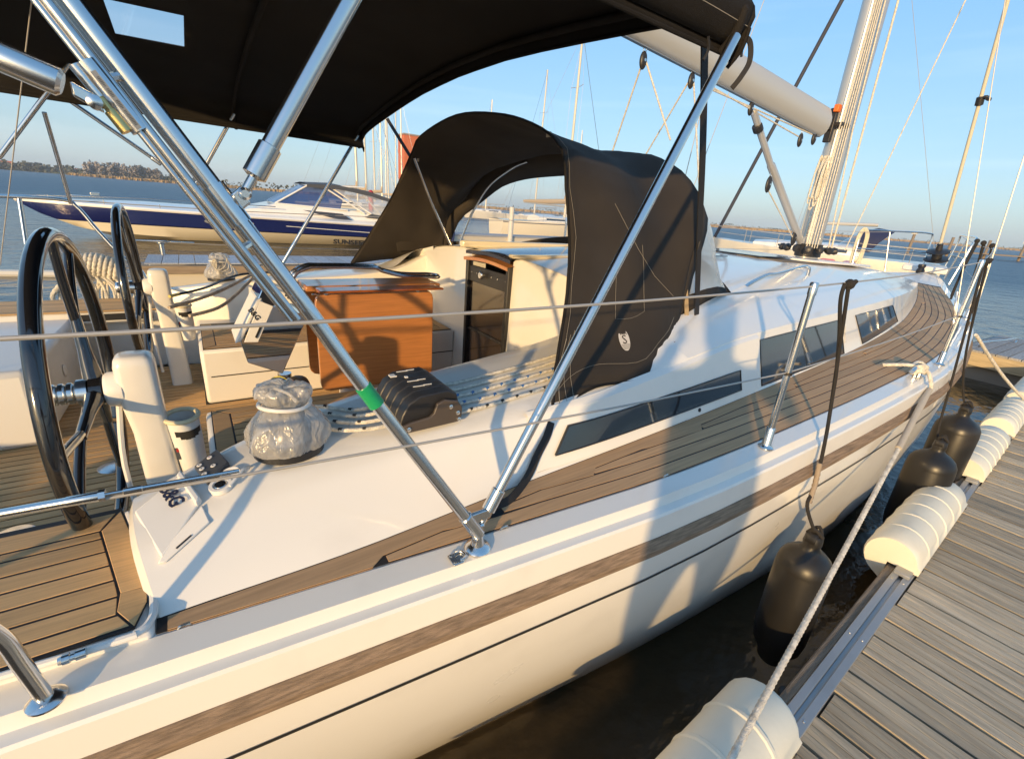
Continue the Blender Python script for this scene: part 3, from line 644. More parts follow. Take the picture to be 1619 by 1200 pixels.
def bench(F, name):
    m_ = MB(); zt = 1.2
    poly = [V(-.05, 1.45, SZ), V(-.05, 2.29, SZ), V(BX - .04, 2.29, SZ), V(BX - .04, 1.6, SZ)]
    m_.slab([F(p) for p in poly], (0, 0, zt - SZ)); b = m_.build(name, GELD, yacht, bevel=.02)
    MB().box(F(V(.82, 2.2925, 1.03)), (1.66, .004, .006)).build('seam', BLACKP, b)
    t0 = MB().slab([F(V(*p)) for p in ((-.03, 1.62, zt), (-.03, 2.27, zt), (BX - .06, 2.27, zt), (BX - .06, 1.72, zt))], (0, 0, .004)).build('seat_caulking', CAULK, b)
    zt += .0042
    def bd(poly): MB().slab([F(V(*p)) for p in poly], (0, 0, .0025)).build('plank', TEAK, b, smooth=0, bevel=.001, seg=1)
    x0, x1 = -.025, BX - .065
    bd([(x0, 1.64, zt), (x0, 2.262, zt), (x0 + .062, 2.205, zt), (x0 + .062, 1.65, zt)])
    bd([(x1 - .06, 1.76, zt), (x1 - .06, 2.205, zt), (x1, 2.262, zt), (x1, 1.75, zt)])
    bd([(x0 + .004, 2.266, zt), (x1, 2.266, zt), (x1 - .062, 2.21, zt), (x0 + .066, 2.21, zt)])
    for k in range(8):
        yy = 2.203 - k * .058; bd([(x0 + .069, yy - .050, zt), (x0 + .069, yy, zt), (x1 - .067, yy, zt), (x1 - .067, yy - .050, zt)])
bench(lambda p: p, 'cockpit_bench'); bench(mir, 'cockpit_bench')
# port helm seat block and port quarter deck
hb = MB().slab([V(-2.0, 2.95, SZ), V(-.74, 2.975, SZ), V(-.71, 4.08, SZ), V(-2.0, 4.1, SZ)], (0, 0, .40)).build('helm_seat', GELD, yacht, bevel=.03)
MB().lathe([(.001, .006), (.030, .006), (.036, .002), (.037, 0)], axis((-.722, 3.55, 1.06), (1, 0, 0)), 20).build('speaker', WPLAST, hb)
MB().lathe([(.001, .006), (.055, .006), (.062, .002), (.063, 0)], axis((-.95, 2.968, 1.09), (0, -1, 0)), 20).build('speaker', WPLAST, hb)
pq = MB().slab([V(-2.1, 4.02, 1.20), V(-.26, 4.10, 1.20), V(-.22, 4.54, 1.20), V(-2.1, 4.5, 1.20)], (0, 0, .085)).build('port_quarter', GELD, yacht, bevel=.015)
for k in range(7):
    MB().box((-1.2, 4.09 + .06 * k, 1.292), (1.9, .055, .01)).build('plank', TEAK, pq, smooth=0)
MB().box((-.55, 4.085, 1.245), (.5, .012, .045)).build('locker_slot', BLACKP, pq, bevel=.004)

# ---- twin wheels on their pedestals
WX, WZ, WR = -.335, 1.512, .470
def helm(yc, s):
    rim = MB().tube([V(WX, yc + WR * math.sin(a), WZ + WR * math.cos(a)) for a in [2 * PI * i / 72 for i in range(72)]], .0215, 14, closed=True).build('steering_wheel', BLACKG, yacht, smooth=60)
    for k in range(3):
        a = 2 * PI * k / 3 + (.30 if s > 0 else -.2); d = V(0, math.sin(a), math.cos(a)); q = V(0, math.cos(a), -math.sin(a))
        c = V(WX, yc, WZ); pa = [c + d * .035 + V(.02, 0, 0), c + d * .13 + V(.012, 0, 0), c + d * .24 + V(.004, 0, 0)]
        m_ = MB(); m_.tube(pa, [.026, .017, .014], 10)
        for g in (-1, 1): m_.tube(spl([c + d * .22 + V(.004, 0, 0), c + d * .33 + q * g * .045, c + d * .455 + q * g * .10], 5), [.013] * 10 + [.011], 10)
        m_.build('spoke', BLACKG, rim, smooth=60)
    M = axis((WX - .045, yc, WZ), (1, 0, 0))
    m_ = MB().lathe([(.002, -.045), (.028, -.043), (.033, -.035), (.033, -.026), (.026, -.022), (.033, -.017), (.033, -.006), (.026, -.002), (.033, .003), (.033, .014), (.026, .018), (.040, .024), (.042, .05)], M, 28); m_.build('hub_nut', STEEL, rim)
    MB().lathe([(.030, .05), (.046, .055), (.046, .085), (.032, .09)], M, 24).build('hub', BLACKG, rim)
    # pedestal: column with a rounded head carrying the shaft housing
    px = -.185
    def sec(z, x0, x1, w, r=.022):
        out = []
        for cx, cy, a0 in ((x1 - r, yc + w - r, 0), (x0 + r, yc + w - r, 90), (x0 + r, yc - w + r, 180), (x1 - r, yc - w + r, 270)):
            for q in (0, 30, 60, 90): a = math.radians(a0 + q); out.append(V(cx + r * math.cos(a), cy + r * math.sin(a), z))
        return out
    rows = [sec(.845, px - .05, px + .065, .052), sec(1.10, px - .054, px + .050, .048), sec(1.36, px - .060, px + .036, .046), sec(1.46, px - .072, px + .034, .052), sec(1.590, px - .074, px + .032, .053), sec(1.612, px - .070, px + .028, .050), sec(1.621, px - .062, px + .020, .043), sec(1.624, px - .050, px + .010, .034)]
    ped = MB().grid(rows, closed=True, caps=True).build('pedestal', GEL, yacht, smooth=55)
    MB().lathe([(.048, .09), (.052, .095), (.055, .10), (.055, .135), (.047, .14), (.047, .16), (.052, .17)], M, 24).build('shaft_housing', WPLAST, ped)
    MB().tube(spl([V(px - .08, yc - .02, 1.46), V(px - .10, yc - .03, 1.25), V(px - .09, yc - .02, .95)], 4), .008, 8).build('cable', WPLAST, ped)
    # pouch of canvas and mesh on the forward face
    b0 = V(px + .105, yc, 1.24); rows = []
    for z, gx, gy in ((1.10, .05, .05), (1.13, .058, .062), (1.25, .066, .070), (1.33, .070, .074)):
        rows.append([V(px + .026 + (1.33 - z) * .10 + gx * .7 + gx * .7 * math.cos(a), yc - .01 + gy * .84 * math.sin(a), z + .06) for a in [2 * PI * i / 20 for i in range(20)]])
    po = MB().grid(rows, closed=True).build('pouch', mat('white pouch canvas', (.72, .71, .68), .7, bump=.2, bscale=200), ped)
    MB().tube(rows[-1], .008, 8, closed=True).build('pouch_hem', mat('cream hem tape', (.70, .62, .42), .7), po)
    mm = [[p + (p - V(p.x, yc, p.z)) * .02 + V(.002, 0, 0) for p in r[1:9]] for r in [[rows[0][i].lerp(rows[-1][i], t) for i in range(20)] for t in (.08, .4, .82)]]
    m_ = MB().grid([[V(p.x + .002, p.y - .003, p.z) for p in [rr[i] for i in (13, 14, 15, 16, 17, 18, 19)]] for rr in ([rows[0][i].lerp(rows[-1][i], t) * 1.0 for i in range(20)] for t in (.05, .4, .85))]); m_.build('pouch_mesh', mat('black mesh', (.03, .028, .026), .6, bump=.8, bscale=500), po)
    q = rows[2]; lab = MB().slab([V(q[12].x - .001, q[12].y - .004, 1.245), V(q[12].x + .018, q[12].y - .006, 1.245), V(q[12].x + .018, q[12].y - .006, 1.29), V(q[12].x - .001, q[12].y - .004, 1.29)], (0, -.002, 0)).build('pouch_label', GREYP, po)
    MB().box((q[12].x + .009, q[12].y - .0075, 1.281), (.012, .002, .012)).build('pouch_logo', REDP, po)
helm(1.83, 1); helm(2 * YC - 1.83, -1)

# ---- cockpit table with mahogany leaves, grab rails and the plotter pod
tab = MB().box((.86, YC, 1.665), (.78, .24, .030)).build('cockpit_table', MAHOG, yacht, bevel=.008)
def leaf(y, x0, x1, z0, z1, th):
    rr = .05; poly = []
    for cx, cz, a0 in ((x1 - rr, z1 - rr, 0), (x0 + rr, z1 - rr, 90), (x0 + rr, z0 + rr, 180), (x1 - rr, z0 + rr, 270)):
        for q in (0, 30, 60, 90): a = math.radians(a0 + q); poly.append(V(cx + rr * math.cos(a), y, cz + rr * math.sin(a)))
    return MB().slab(poly, (0, th, 0)).build('table_leaf', MAHOG, tab, bevel=.004)
leaf(2.60, .505, 1.185, 1.085, 1.648, .025); leaf(2.90, .505, 1.185, 1.085, 1.648, .025)
MB().box((.86, YC, 1.23), (.42, .16, .80)).build('table_base', GELD, tab, bevel=.03)
m_ = MB(); m_.tube([V(.49, 2.596, 1.646), V(1.13, 2.596, 1.646)], .006, 8)
for x in (.56, 1.08): m_.lathe([(.012, 0), (.012, .02)], axis((x, 2.59, 1.65), (0, 1, 0)), 10)
m_.build('hinge', STEEL, tab)
MB().box((.86, 2.57, 1.67), (.70, .13, .012)).build('table_fiddle', MAHOGX, tab, bevel=.006)
for dy, dz in ((-.035, 0), (.035, .0)):
    pth = [V(.40, YC + dy, 1.60), V(.43, YC + dy, 1.72), V(.50, YC + dy, 1.765), V(.58, YC + dy, 1.77), V(.86, YC + dy, 1.765), V(.92, YC + dy * 1.1, 1.745), V(1.06, YC + dy * 1.6, 1.715), V(1.24, YC + dy * 1.6, 1.71)]
    MB().tube(spl(pth, 5), .0125, 10).build('grab_rail', STEEL, tab)
MB().tube(spl([V(1.22, YC - .056, 1.71), V(1.265, YC - .05, 1.708), V(1.285, YC, 1.708), V(1.265, YC + .05, 1.708), V(1.22, YC + .056, 1.71)], 5), .0125, 10).build('grab_rail_end', STEEL, tab)
# pod: folded mirror steel box leaning aft, white instrument in front
q = [(0.303, 2.630, 1.589), (0.469, 2.630, 1.522), (0.318, 2.630, 1.212), (0.160, 2.630, 1.293), (0.139, 2.630, 1.408), (0.262, 2.630, 1.671)]
q = [V(*p) for p in q]
pod = MB().slab(q, (0, .28, 0)).build('plotter_pod', MIRROR, tab, smooth=20, bevel=.004)
a, b = V(*(0.269, 2.624, 1.633)), V(*(0.150, 2.624, 1.412)); n = V(-.12, 0, -.05)
MB().hexa([a + V(-.006, .0, 0), b + V(-.006, 0, 0), b + V(-.006, .27, 0), a + V(-.006, .27, 0), a + V(-.035, .0, -.01), b + V(-.035, 0, -.01), b + V(-.035, .27, -.01), a + V(-.035, .27, -.01)]).build('plotter', WPLAST, pod, bevel=.006)
MB().slab([V(*(0.268, 2.629, 1.671)), V(*(0.322, 2.629, 1.604)), V(*(0.283, 2.629, 1.560)), V(*(0.250, 2.629, 1.633))], (0, -.003, 0)).build('plotter_trim', BLACKG, pod)
wp = MB().slab([V(*(0.306, 2.629, 1.585)), V(*(0.218, 2.629, 1.401)), V(*(0.155, 2.629, 1.406)), V(*(0.248, 2.629, 1.614))], (0, -.004, 0)).build('plotter_side', WPLAST, pod, bevel=.002)
MB().slab([V(*(0.243, 2.623, 1.481)), V(*(0.214, 2.623, 1.423)), V(*(0.206, 2.623, 1.430)), V(*(0.235, 2.623, 1.488))], (0, -.003, 0)).build('latch', BLACKP, pod)
o = V(*(0.215, 2.623, 1.549)); xx = V(*(0.238, 2.623, 1.521)) - V(*(0.196, 2.623, 1.576))
text_mesh('B&G', .035, frame(o, V(.35, 0, -.55), V(.55, 0, .35)), 'lettering', BLACKP, pod, bold=.001)
m_ = MB(); m_.tube([V(.335, 2.70, 1.19), V(.345, 2.70, .86)], .036, 14); m_.build('pod_post', STEEL, tab)
MB().lathe([(.055, -.03), (.065, -.02), (.065, .02), (.05, .035), (.02, .042)], axis((.30, 2.66, 1.12), (-.6, -.8, .1)), 22).build('compass', BLACKG, tab)
m_ = MB(); m_.lathe([(.066, -.004), (.069, 0), (.066, .004)], axis((.30, 2.66, 1.12), (-.6, -.8, .1)), 22); m_.build('compass_ring', mat('yellow ring', (.6, .5, .05), .5), tab)
MB().lathe([(.05, -.04), (.055, .0), (.04, .04)], axis((.40, 2.64, 1.13), (.3, -.9, .1)), 16).build('speaker', BLACKP, tab)

# ---- winches, clutches and lines on the starboard coaming
def winch(x, y, z):
    M = Matrix.Translation((x, y, z))
    base = MB().lathe([(.001, .0), (.092, .0), (.092, .02), (.082, .034), (.064, .036)], M, 32).build('winch', BLACKP, yacht)
    MB().lathe([(.062, .034), (.054, .045), (.046, .065), (.045, .10), (.054, .118), (.056, .128), (.046, .132)], M, 32).build('drum', mat('winch drum', (.30, .29, .28), .3, metal=.9), base)
    MB().lathe([(.042, .130), (.044, .144), (.038, .150), (.022, .152), (.018, .147), (.001, .147)], M, 28).build('self_tailer', BLACKP, base)
winch(.154, 1.295, 1.462); winch(.154, 2 * YC - 1.295, 1.462)
cx0, cx1, cy0, cy1, cz = .455, .635, 1.185, 1.46, 1.497
def side_plate(y, th):
    prof = [(cx0 - .005, cz - .005), (cx1 + .01, cz + .002), (cx1 + .012, cz + .05), (cx1 - .005, cz + .075), (cx1 - .05, cz + .085), (cx1 - .075, cz + .075), (cx1 - .085, cz + .045), (cx1 - .10, cz + .035), (cx0 + .02, cz + .028), (cx0 - .005, cz + .02)]
    return MB().slab([V(x, y, z) for x, z in prof], (0, th, 0))
clu = side_plate(cy0, .012).build('rope_clutch', mat('dark bronze plastic', (.075, .06, .05), .45), yacht, bevel=.003)
side_plate(cy1 - .012, .012).build('end_plate', BLACKP, clu, bevel=.003)
n = 5; w = (cy1 - cy0 - .03) / n
for i in range(n):
    y = cy0 + .016 + w * (i + .5)
    prof = [(cx0 - .012, cz + .006), (cx0 + .0, cz + .048), (cx0 + .02, cz + .082), (cx0 + .055, cz + .102), (cx1 - .03, cz + .108), (cx1 + .0, cz + .092), (cx1 + .008, cz + .06), (cx1 + .006, cz + .01)]
    MB().slab([V(x, y - w * .46, z) for x, z in prof], (0, w * .92, 0)).build('clutch_lever', BLACKP, clu, bevel=.005)
    for q in ((.3, .028), (.62, .02)):
        x = cx0 + .055 + (cx1 - cx0 - .09) * q[0]; MB().box((x, y, cz + .1045 + .005 * q[0]), (q[1] * 1.4, .0028, .002)).build('lever_marking', WPLAST, clu) if i in (1, 2, 4) else None
m_ = MB(); m_.box((cx0 + .045, cy1 - .05, cz + .099), (.022, .022, .004)); m_.box((cx0 + .075, cy1 - .095, cz + .106), (.010, .010, .004)); m_.build('lever_marking', WPLAST, clu)
m_ = MB()
for x, z in ((cx0 + .012, cz + .01), (cx1 - .0, cz + .012), (cx1 - .005, cz + .035), (cx1 - .03, cz + .06)): m_.lathe([(.007, 0), (.007, .004), (.003, .006)], axis((x, cy0, z), (0, -1, 0)), 10)
m_.build('bolt', STEEL, clu, kind='stuff')
# ---- engine panel, instrument cover and charger socket on the coaming end
def on_coam(x, y):            # a point and normal on the coaming surface
    def z(x, y):
        P = coam(x)
        for p, q in zip(P, P[1:]):
            if p.y <= y <= q.y and q.y > p.y: return p.z + (q.z - p.z) * (y - p.y) / (q.y - p.y)
        return P[8].z
    e = .012; n = V(-(z(x + e, y) - z(x - e, y)) / (2 * e), -(z(x, y + e) - z(x, y - e)) / (2 * e), 1).normalized()
    return V(x, y, z(x, y)), n

# fairing that carries the coaming up into the coachroof under the hood
for F in (lambda p: p, mir):
    rows = []
    for x in [1.36 + .05 * i for i in range(8)]:
        k = min(1, max(0, (x - 1.38) / .30)); k = k * k * (3 - 2 * k); P = [p for p in roof(x)[2:14] if p.y < yin(min(x, 1.7)) + .02]; rw = []
        for p in P[:10]:
            zc = on_coam(min(x, 1.70), min(p.y, yin(min(x, 1.7)) - .002))[0].z if p.y > yb(x) + .02 else p.z
            rw.append(F(V(p.x, p.y, max(zc, zc + (p.z - zc) * k) + .002)))
        rows.append(rw)
    n_ = min(len(r) for r in rows); MB().grid([r[:n_] for r in rows]).build('coaming_fairing', GEL, yacht, smooth=70)
def coam_slab(name, poly, h, m, par, bevel=.002, lift=0):
    pts = [on_coam(x, y) for x, y in poly]; n = sum((q[1] for q in pts), V(0, 0, 0)).normalized()
    return MB().slab([p + n * lift for p, _ in pts], n * h).build(name, m, par, bevel=bevel, smooth=20), n
pan, nn = coam_slab('instrument_cover', [(-0.1981, 1.2358), (-0.1498, 1.1052), (-0.0634, 1.2039), (-0.1017, 1.3366)], .010, WPLAST, yacht, .004)
o_, _ = coam_slab('cover_lip', [(-0.1101, 1.3137), (-0.0738, 1.1901), (-0.0634, 1.2039), (-0.1017, 1.3366)], .022, WPLAST, pan, .004)
o_, _ = coam_slab('switch_panel', [(-0.1596, 1.1001), (-0.1456, 1.0988), (-0.0520, 1.1470), (-0.0641, 1.1947), (-0.1433, 1.1239)], .007, WPLAST, yacht, .003)
o_, _ = coam_slab('panel_slot', [(-0.1236, 1.1183), (-0.0923, 1.1341), (-0.0914, 1.1310), (-0.1216, 1.1157)], .0085, BLACKP, o_, 0)
c_, n_ = on_coam(*(-0.1239, 1.2470)); d_ = on_coam(*(-0.1130, 1.2153))[0] - on_coam(*(-0.1343, 1.2837))[0]
text_mesh('B&G', .046, frame(c_ + n_ * .0115, d_, n_.cross(d_)), 'lettering', mat('lettering', (.02, .025, .06), .5), pan, bold=.0012)
kp, n_ = coam_slab('autopilot_keypad', [(-0.0717, 1.3329), (-0.0483, 1.2499), (0.0075, 1.3015), (-0.0155, 1.3905)], .018, GREYP, yacht, .004)
for u in ((-0.0343, 1.3493), (-0.0280, 1.3041), (-0.0588, 1.3264), (-0.0540, 1.3059), (-0.0494, 1.2790)):
    c_, q_ = on_coam(*u); MB().lathe([(.001, .0015), (.0062, .0015), (.0068, 0)], axis(c_ + n_ * .0185, n_), 14).build('button', WPLAST, kp)
    MB().add([c_ + n_ * .0203 + v for v in (V(.003, 0, 0), V(-.002, .003, 0), V(-.002, -.003, 0))], [(0, 1, 2)]).build('arrow', REDP if u == (-0.0343, 1.3493) else BLACKP, kp, smooth=0)
c_, n_ = on_coam(*(-0.0201, 1.2319)); sk = MB().lathe([(.004, .004), (.016, .006), (.018, .012), (.026, .012), (.028, .004), (.028, 0)], axis(c_, n_), 22).build('socket', WPLAST, yacht)
c2, n2 = on_coam(*(0.0056, 1.2626)); MB().lathe([(.004, .006), (.022, .012), (.025, .006), (.025, 0)], axis(c2, n2), 20).build('socket_lid', WPLAST, sk)
MB().lathe([(.001, .0125), (.013, .012), (.0145, .0105)], axis(c_, n_), 18).build('socket_insert', STEELM, sk)
MB().tube(spl([c_ + n_ * .012 + V(.02, -.02, 0), c2 + n2 * .02 + V(.03, -.01, 0), c2 + n2 * .01 + V(.045, .015, 0)], 4), .004, 6).build('hinge', WPLAST, sk)

# ================================================================== THE YACHT: rails, stanchions, lifelines
def flat_z(x): return zs(x) - .002
def foot(x, d=.045): return V(x, ye(x) - d, flat_z(x))
for F in (lambda p: p, mir):
    for x, h in ((1.80, .655), (3.93, .665), (6.1, .66)):
        a = F(foot(x, .040 if x < 3 else .05)); a = V(a.x, a.y, a.z); t = V(a.x, a.y + (.0 if x < 3 else .0), a.z + h)
        st = MB().tube([a + V(0, 0, .02), a + V(0, 0, h * .5), t - V(0, 0, .02)], [.0135, .0125, .0125], 14).build('stanchion', STEEL, yacht)
        MB().lathe([(.029, 0), (.029, .005), (.021, .010), (.0170, .018), (.0170, .085), (.014, .09)], Matrix.Translation(a), 20).build('base', STEEL, st)
        MB().lathe([(.0145, -.045), (.0145, -.006), (.012, -.001), (.004, 0)], Matrix.Translation(t), 16).build('cap', STEEL, st)
        MB().lathe([(.0165, -.006), (.0165, .006)], axis((a.x, a.y, a.z + h * .48), (0, 0, 1)), 12).build('ferrule', BLACKP, st)
    # pushpit: forward leg, knee, top rail
    b = V(-.325, .905, 1.262)
    pth = [b, V(-.335, .90, 1.36), V(-.345, .895, 1.44), V(-.375, .885, 1.50), V(-.45, .86, 1.57), V(-.57, .825, 1.76), V(-.66, .80, 1.92), V(-.75, .795, 1.965), V(-1.2, .83, 1.965), V(-2.0, .95, 1.965)]
    pr = MB().tube([F(p) for p in spl(pth, 6)], .0128, 16).build('pushpit', STEEL, yacht, smooth=60)
    MB().lathe([(.029, 0), (.029, .004), (.024, .008), (.016, .012)], Matrix.Translation(F(b)), 24).build('base', STEEL, pr)
    MB().tube([F(V(-.95, .80, 1.96)), F(V(-.97, .87, 1.6)), F(V(-1.0, 1.0, 1.28))], .0135, 12).build('leg', STEEL, pr)
    # lifelines
    T = lambda x, h: V(x, ye(x) - (.040 if x < 3 else .05), flat_z(x) + h)
    up = [V(-.72, .79, 1.962), T(1.80, .640), T(3.93, .650), T(6.1, .645), V(8.6, 1.98, 2.20), V(9.6, 2.30, 2.25)]
    lo = [V(-.532, .836, 1.702), T(1.80, .318), T(3.93, .325), T(6.1, .33), V(8.6, 2.0, 1.92), V(9.6, 2.32, 1.95)]
    def sag(P): 
        out = []
        for a, c in zip(P, P[1:]): out += [a.lerp(c, t / 8) - V(0, 0, .006 * math.sin(PI * t / 8) * (c - a).length) for t in range(8)]
        return out + [P[-1]]
    MB().tube([F(p) for p in sag(up)], .0034, 8).build('lifeline', WIRE, yacht)
    ll = MB().tube([F(p) for p in sag(lo)], .0030, 8).build('lifeline', WIRE, yacht)
    a, c = lo[0], lo[1]; L = lambda t: F(a.lerp(c, t))
    MB().tube([L(.0), L(.140), L(.1405), L(.158)], [.0065, .0065, .0072, .0072], 12).build('terminal', STEEL, ll)
    MB().tube([L(.158), L(.168), L(.1685), L(.178), L(.1785), L(.235)], [.003, .003, .0052, .0052, .0042, .0038], 10).build('rigging_screw', STEEL, ll)
    MB().lathe([(.009, -.004), (.009, .004)], axis(L(.1575), (c - a)), 6).build('lock_nut', STEEL, ll)
    # bow pulpit
    pth = [V(9.05, 2.12, zs(9)), V(9.1, 2.08, 1.95), V(9.15, 2.06, 2.18), V(9.25, 2.07, 2.25), V(9.9, 2.32, 2.27), V(10.5, 2.55, 2.28), V(10.62, 2.58, 2.2), V(10.55, 2.62, 1.68)]
    MB().tube([F(p) for p in spl(pth, 6)], .0125, 10).build('pulpit', STEEL, yacht)
    MB().tube([F(V(9.75, 2.36, zs(9.75))), F(V(9.7, 2.26, 2.25))], .0125, 10).build('pulpit_leg', STEEL, yacht)
    MB().tube([F(V(9.1, 2.08, 1.96)), F(V(10.58, 2.6, 1.97))], .009, 8).build('pulpit_rail', STEEL, yacht)
# folding ring and round tube foot on the bulwark, small padeyes
fz = V(.532, .857, flat_z(.53))
eye = MB().slab([fz + V(-.065 + x, -.012 + y, 0) for x, y in ((-.022, -.020), (.005, -.020), (.016, -.012), (.02, .0), (.016, .012), (.005, .020), (-.022, .020))], (0, 0, .006)).build('folding_padeye', STEELM, yacht, bevel=.002)
MB().tube([fz + V(-.062 + .016 * math.cos(a), -.012 + .016 * math.sin(a), .010) for a in [-1.9 + 3.8 * i / 14 for i in range(15)]], .0035, 8).build('ring', STEEL, eye)
for q in (-.013, .013): MB().lathe([(.005, 0), (.004, .003)], Matrix.Translation(fz + V(-.080, -.012 + q, .006)), 8).build('screw', STEELM, eye)
for u in ((0.631, 0.880, 1.297), (1.270, 0.832, 1.313), (-0.121, 0.965, 1.262)):
    p = V(*u); MB().tube(spl([p + V(-.012, 0, 0), p + V(-.008, 0, .007), p + V(.008, 0, .007), p + V(.012, 0, 0)], 4), .003, 8).build('padeye', STEELM, yacht)
m_ = MB(); a, b = V(*(-0.311, 0.952, 1.297)), V(*(-0.271, 0.953, 1.297)); d = (b - a)
m_.tube([a, a + d * .14, a + d * .15, a + d * .42, a + d * .44, a + d * .60, a + d * .62, b], [.007, .008, .0095, .0095, .007, .007, .0095, .0095], 12); m_.build('locker_hinge', STEEL, yacht)

# ================================================================== THE YACHT: bimini
CANY = curve([0, .2, .4, .6, .75, .85, .92, .96, .985, 1], [0, .40, .80, 1.19, 1.47, 1.65, 1.765, 1.81, 1.80, 1.765]); CANZ = curve([0, .2, .4, .6, .75, .85, .92, .96, .985, 1], [2.945, 2.936, 2.908, 2.866, 2.826, 2.788, 2.745, 2.70, 2.645, 2.60])
def can(x, s, dz=0):
    t = (x + 1.0) / 2.37; w = 1.76 + .01 * t; e = 2.635 + .055 * math.sin(PI * min(1, max(0, t))) * 0
    sagv = .012 * math.cos(PI * 3 * t) * (1 - abs(s) ** 4)
    u = abs(s); yo, zo = CANY(u), CANZ(u); fr = max(0, (x - 1.05) / .32); fr = .055 * fr * fr * (1 - u ** 6)
    return V(x + .012 * (1 - s * s), YC + yo * (1 if s >= 0 else -1), zo - .032 * s + sagv + dz + .04 * (1 - t) * u ** 2 - fr)
Xs = [-1.0] + arange(-.9, -.21, .12) + [-.205, .105] + arange(.2, 1.20, .125) + [1.25, 1.29, 1.32, 1.345, 1.36, 1.37]; S = [-1, -.993, -.985, -.975, -.96, -.94, -.92, -.9, -.88, -.8, -.7, -.55, -.4, -.25, -.1, .0, .125, .25, .37, .49, .62, .75, .85, .88, .9, .92, .94, .96, .975, .985, .993, 1]
bot = []; top = []
m_ = MB(); n = len(S); vs = [can(x, s) for x in Xs for s in S]; fs = []
for i in range(len(Xs) - 1):
    for j in range(n - 1):
        if Xs[i] == -.205 and S[j] in (.25, .37): continue
        fs.append((i * n + j, i * n + j + 1, (i + 1) * n + j + 1, (i + 1) * n + j))
m_.add(vs, fs)
for s in (-1, 1): m_.grid([[can(x, s), can(x, s) + V(0, -s * .004, -.012), can(x, s) + V(0, -s * .008, -.022)] for x in Xs])
m_.grid([[can(1.37, s), can(1.37, s) + V(.012, 0, -.02), can(1.37, s) + V(.010, 0, -.05)] for s in S])
bim = m_.build('bimini', CANVAS, yacht, smooth=70); sd = bim.modifiers.new('thickness', 'SOLIDIFY'); sd.thickness = .006; sd.offset = 1
m_ = MB().grid([[can(x, s, .002) for s in (.245, .33, .41, .495)] for x in (-.21, -.1, .0, .11)]); m_.build('roof_window', VINYLC, bim)
# hem seams and stitching on the outside of the valance
m_ = MB()
for sv in (-.985, -.93):
    m_.tube([can(x, sv, 0) + V(0, -.0065, .002) for x in Xs], .0010, 4)
m_.tube([can(1.16, s, .003) + V(0, -.006, 0) for s in S[:11]], .0010, 4)
m_.build('stitching', STITCH, bim)
m_ = MB(); m_.tube([can(x, -1, -.02) + V(0, .006, 0) for x in Xs] , .006, 8); m_.tube([can(1.375, s, -.05) for s in S], .006, 8); m_.tube([can(x, 1, -.02) for x in Xs], .006, 8); m_.build('piping', CANVAS, bim)
for p, q in ((can(1.36, -.93, -.05), (.02, -.02, -.09)), (can(1.22, -.985, -.06), (.01, .01, -.05))):
    MB().tube(spl([p, p + V(*q) * .5 + V(.012, 0, 0), p + V(*q)], 4), .004, 6).build('zip_tail', BLACKP, bim)

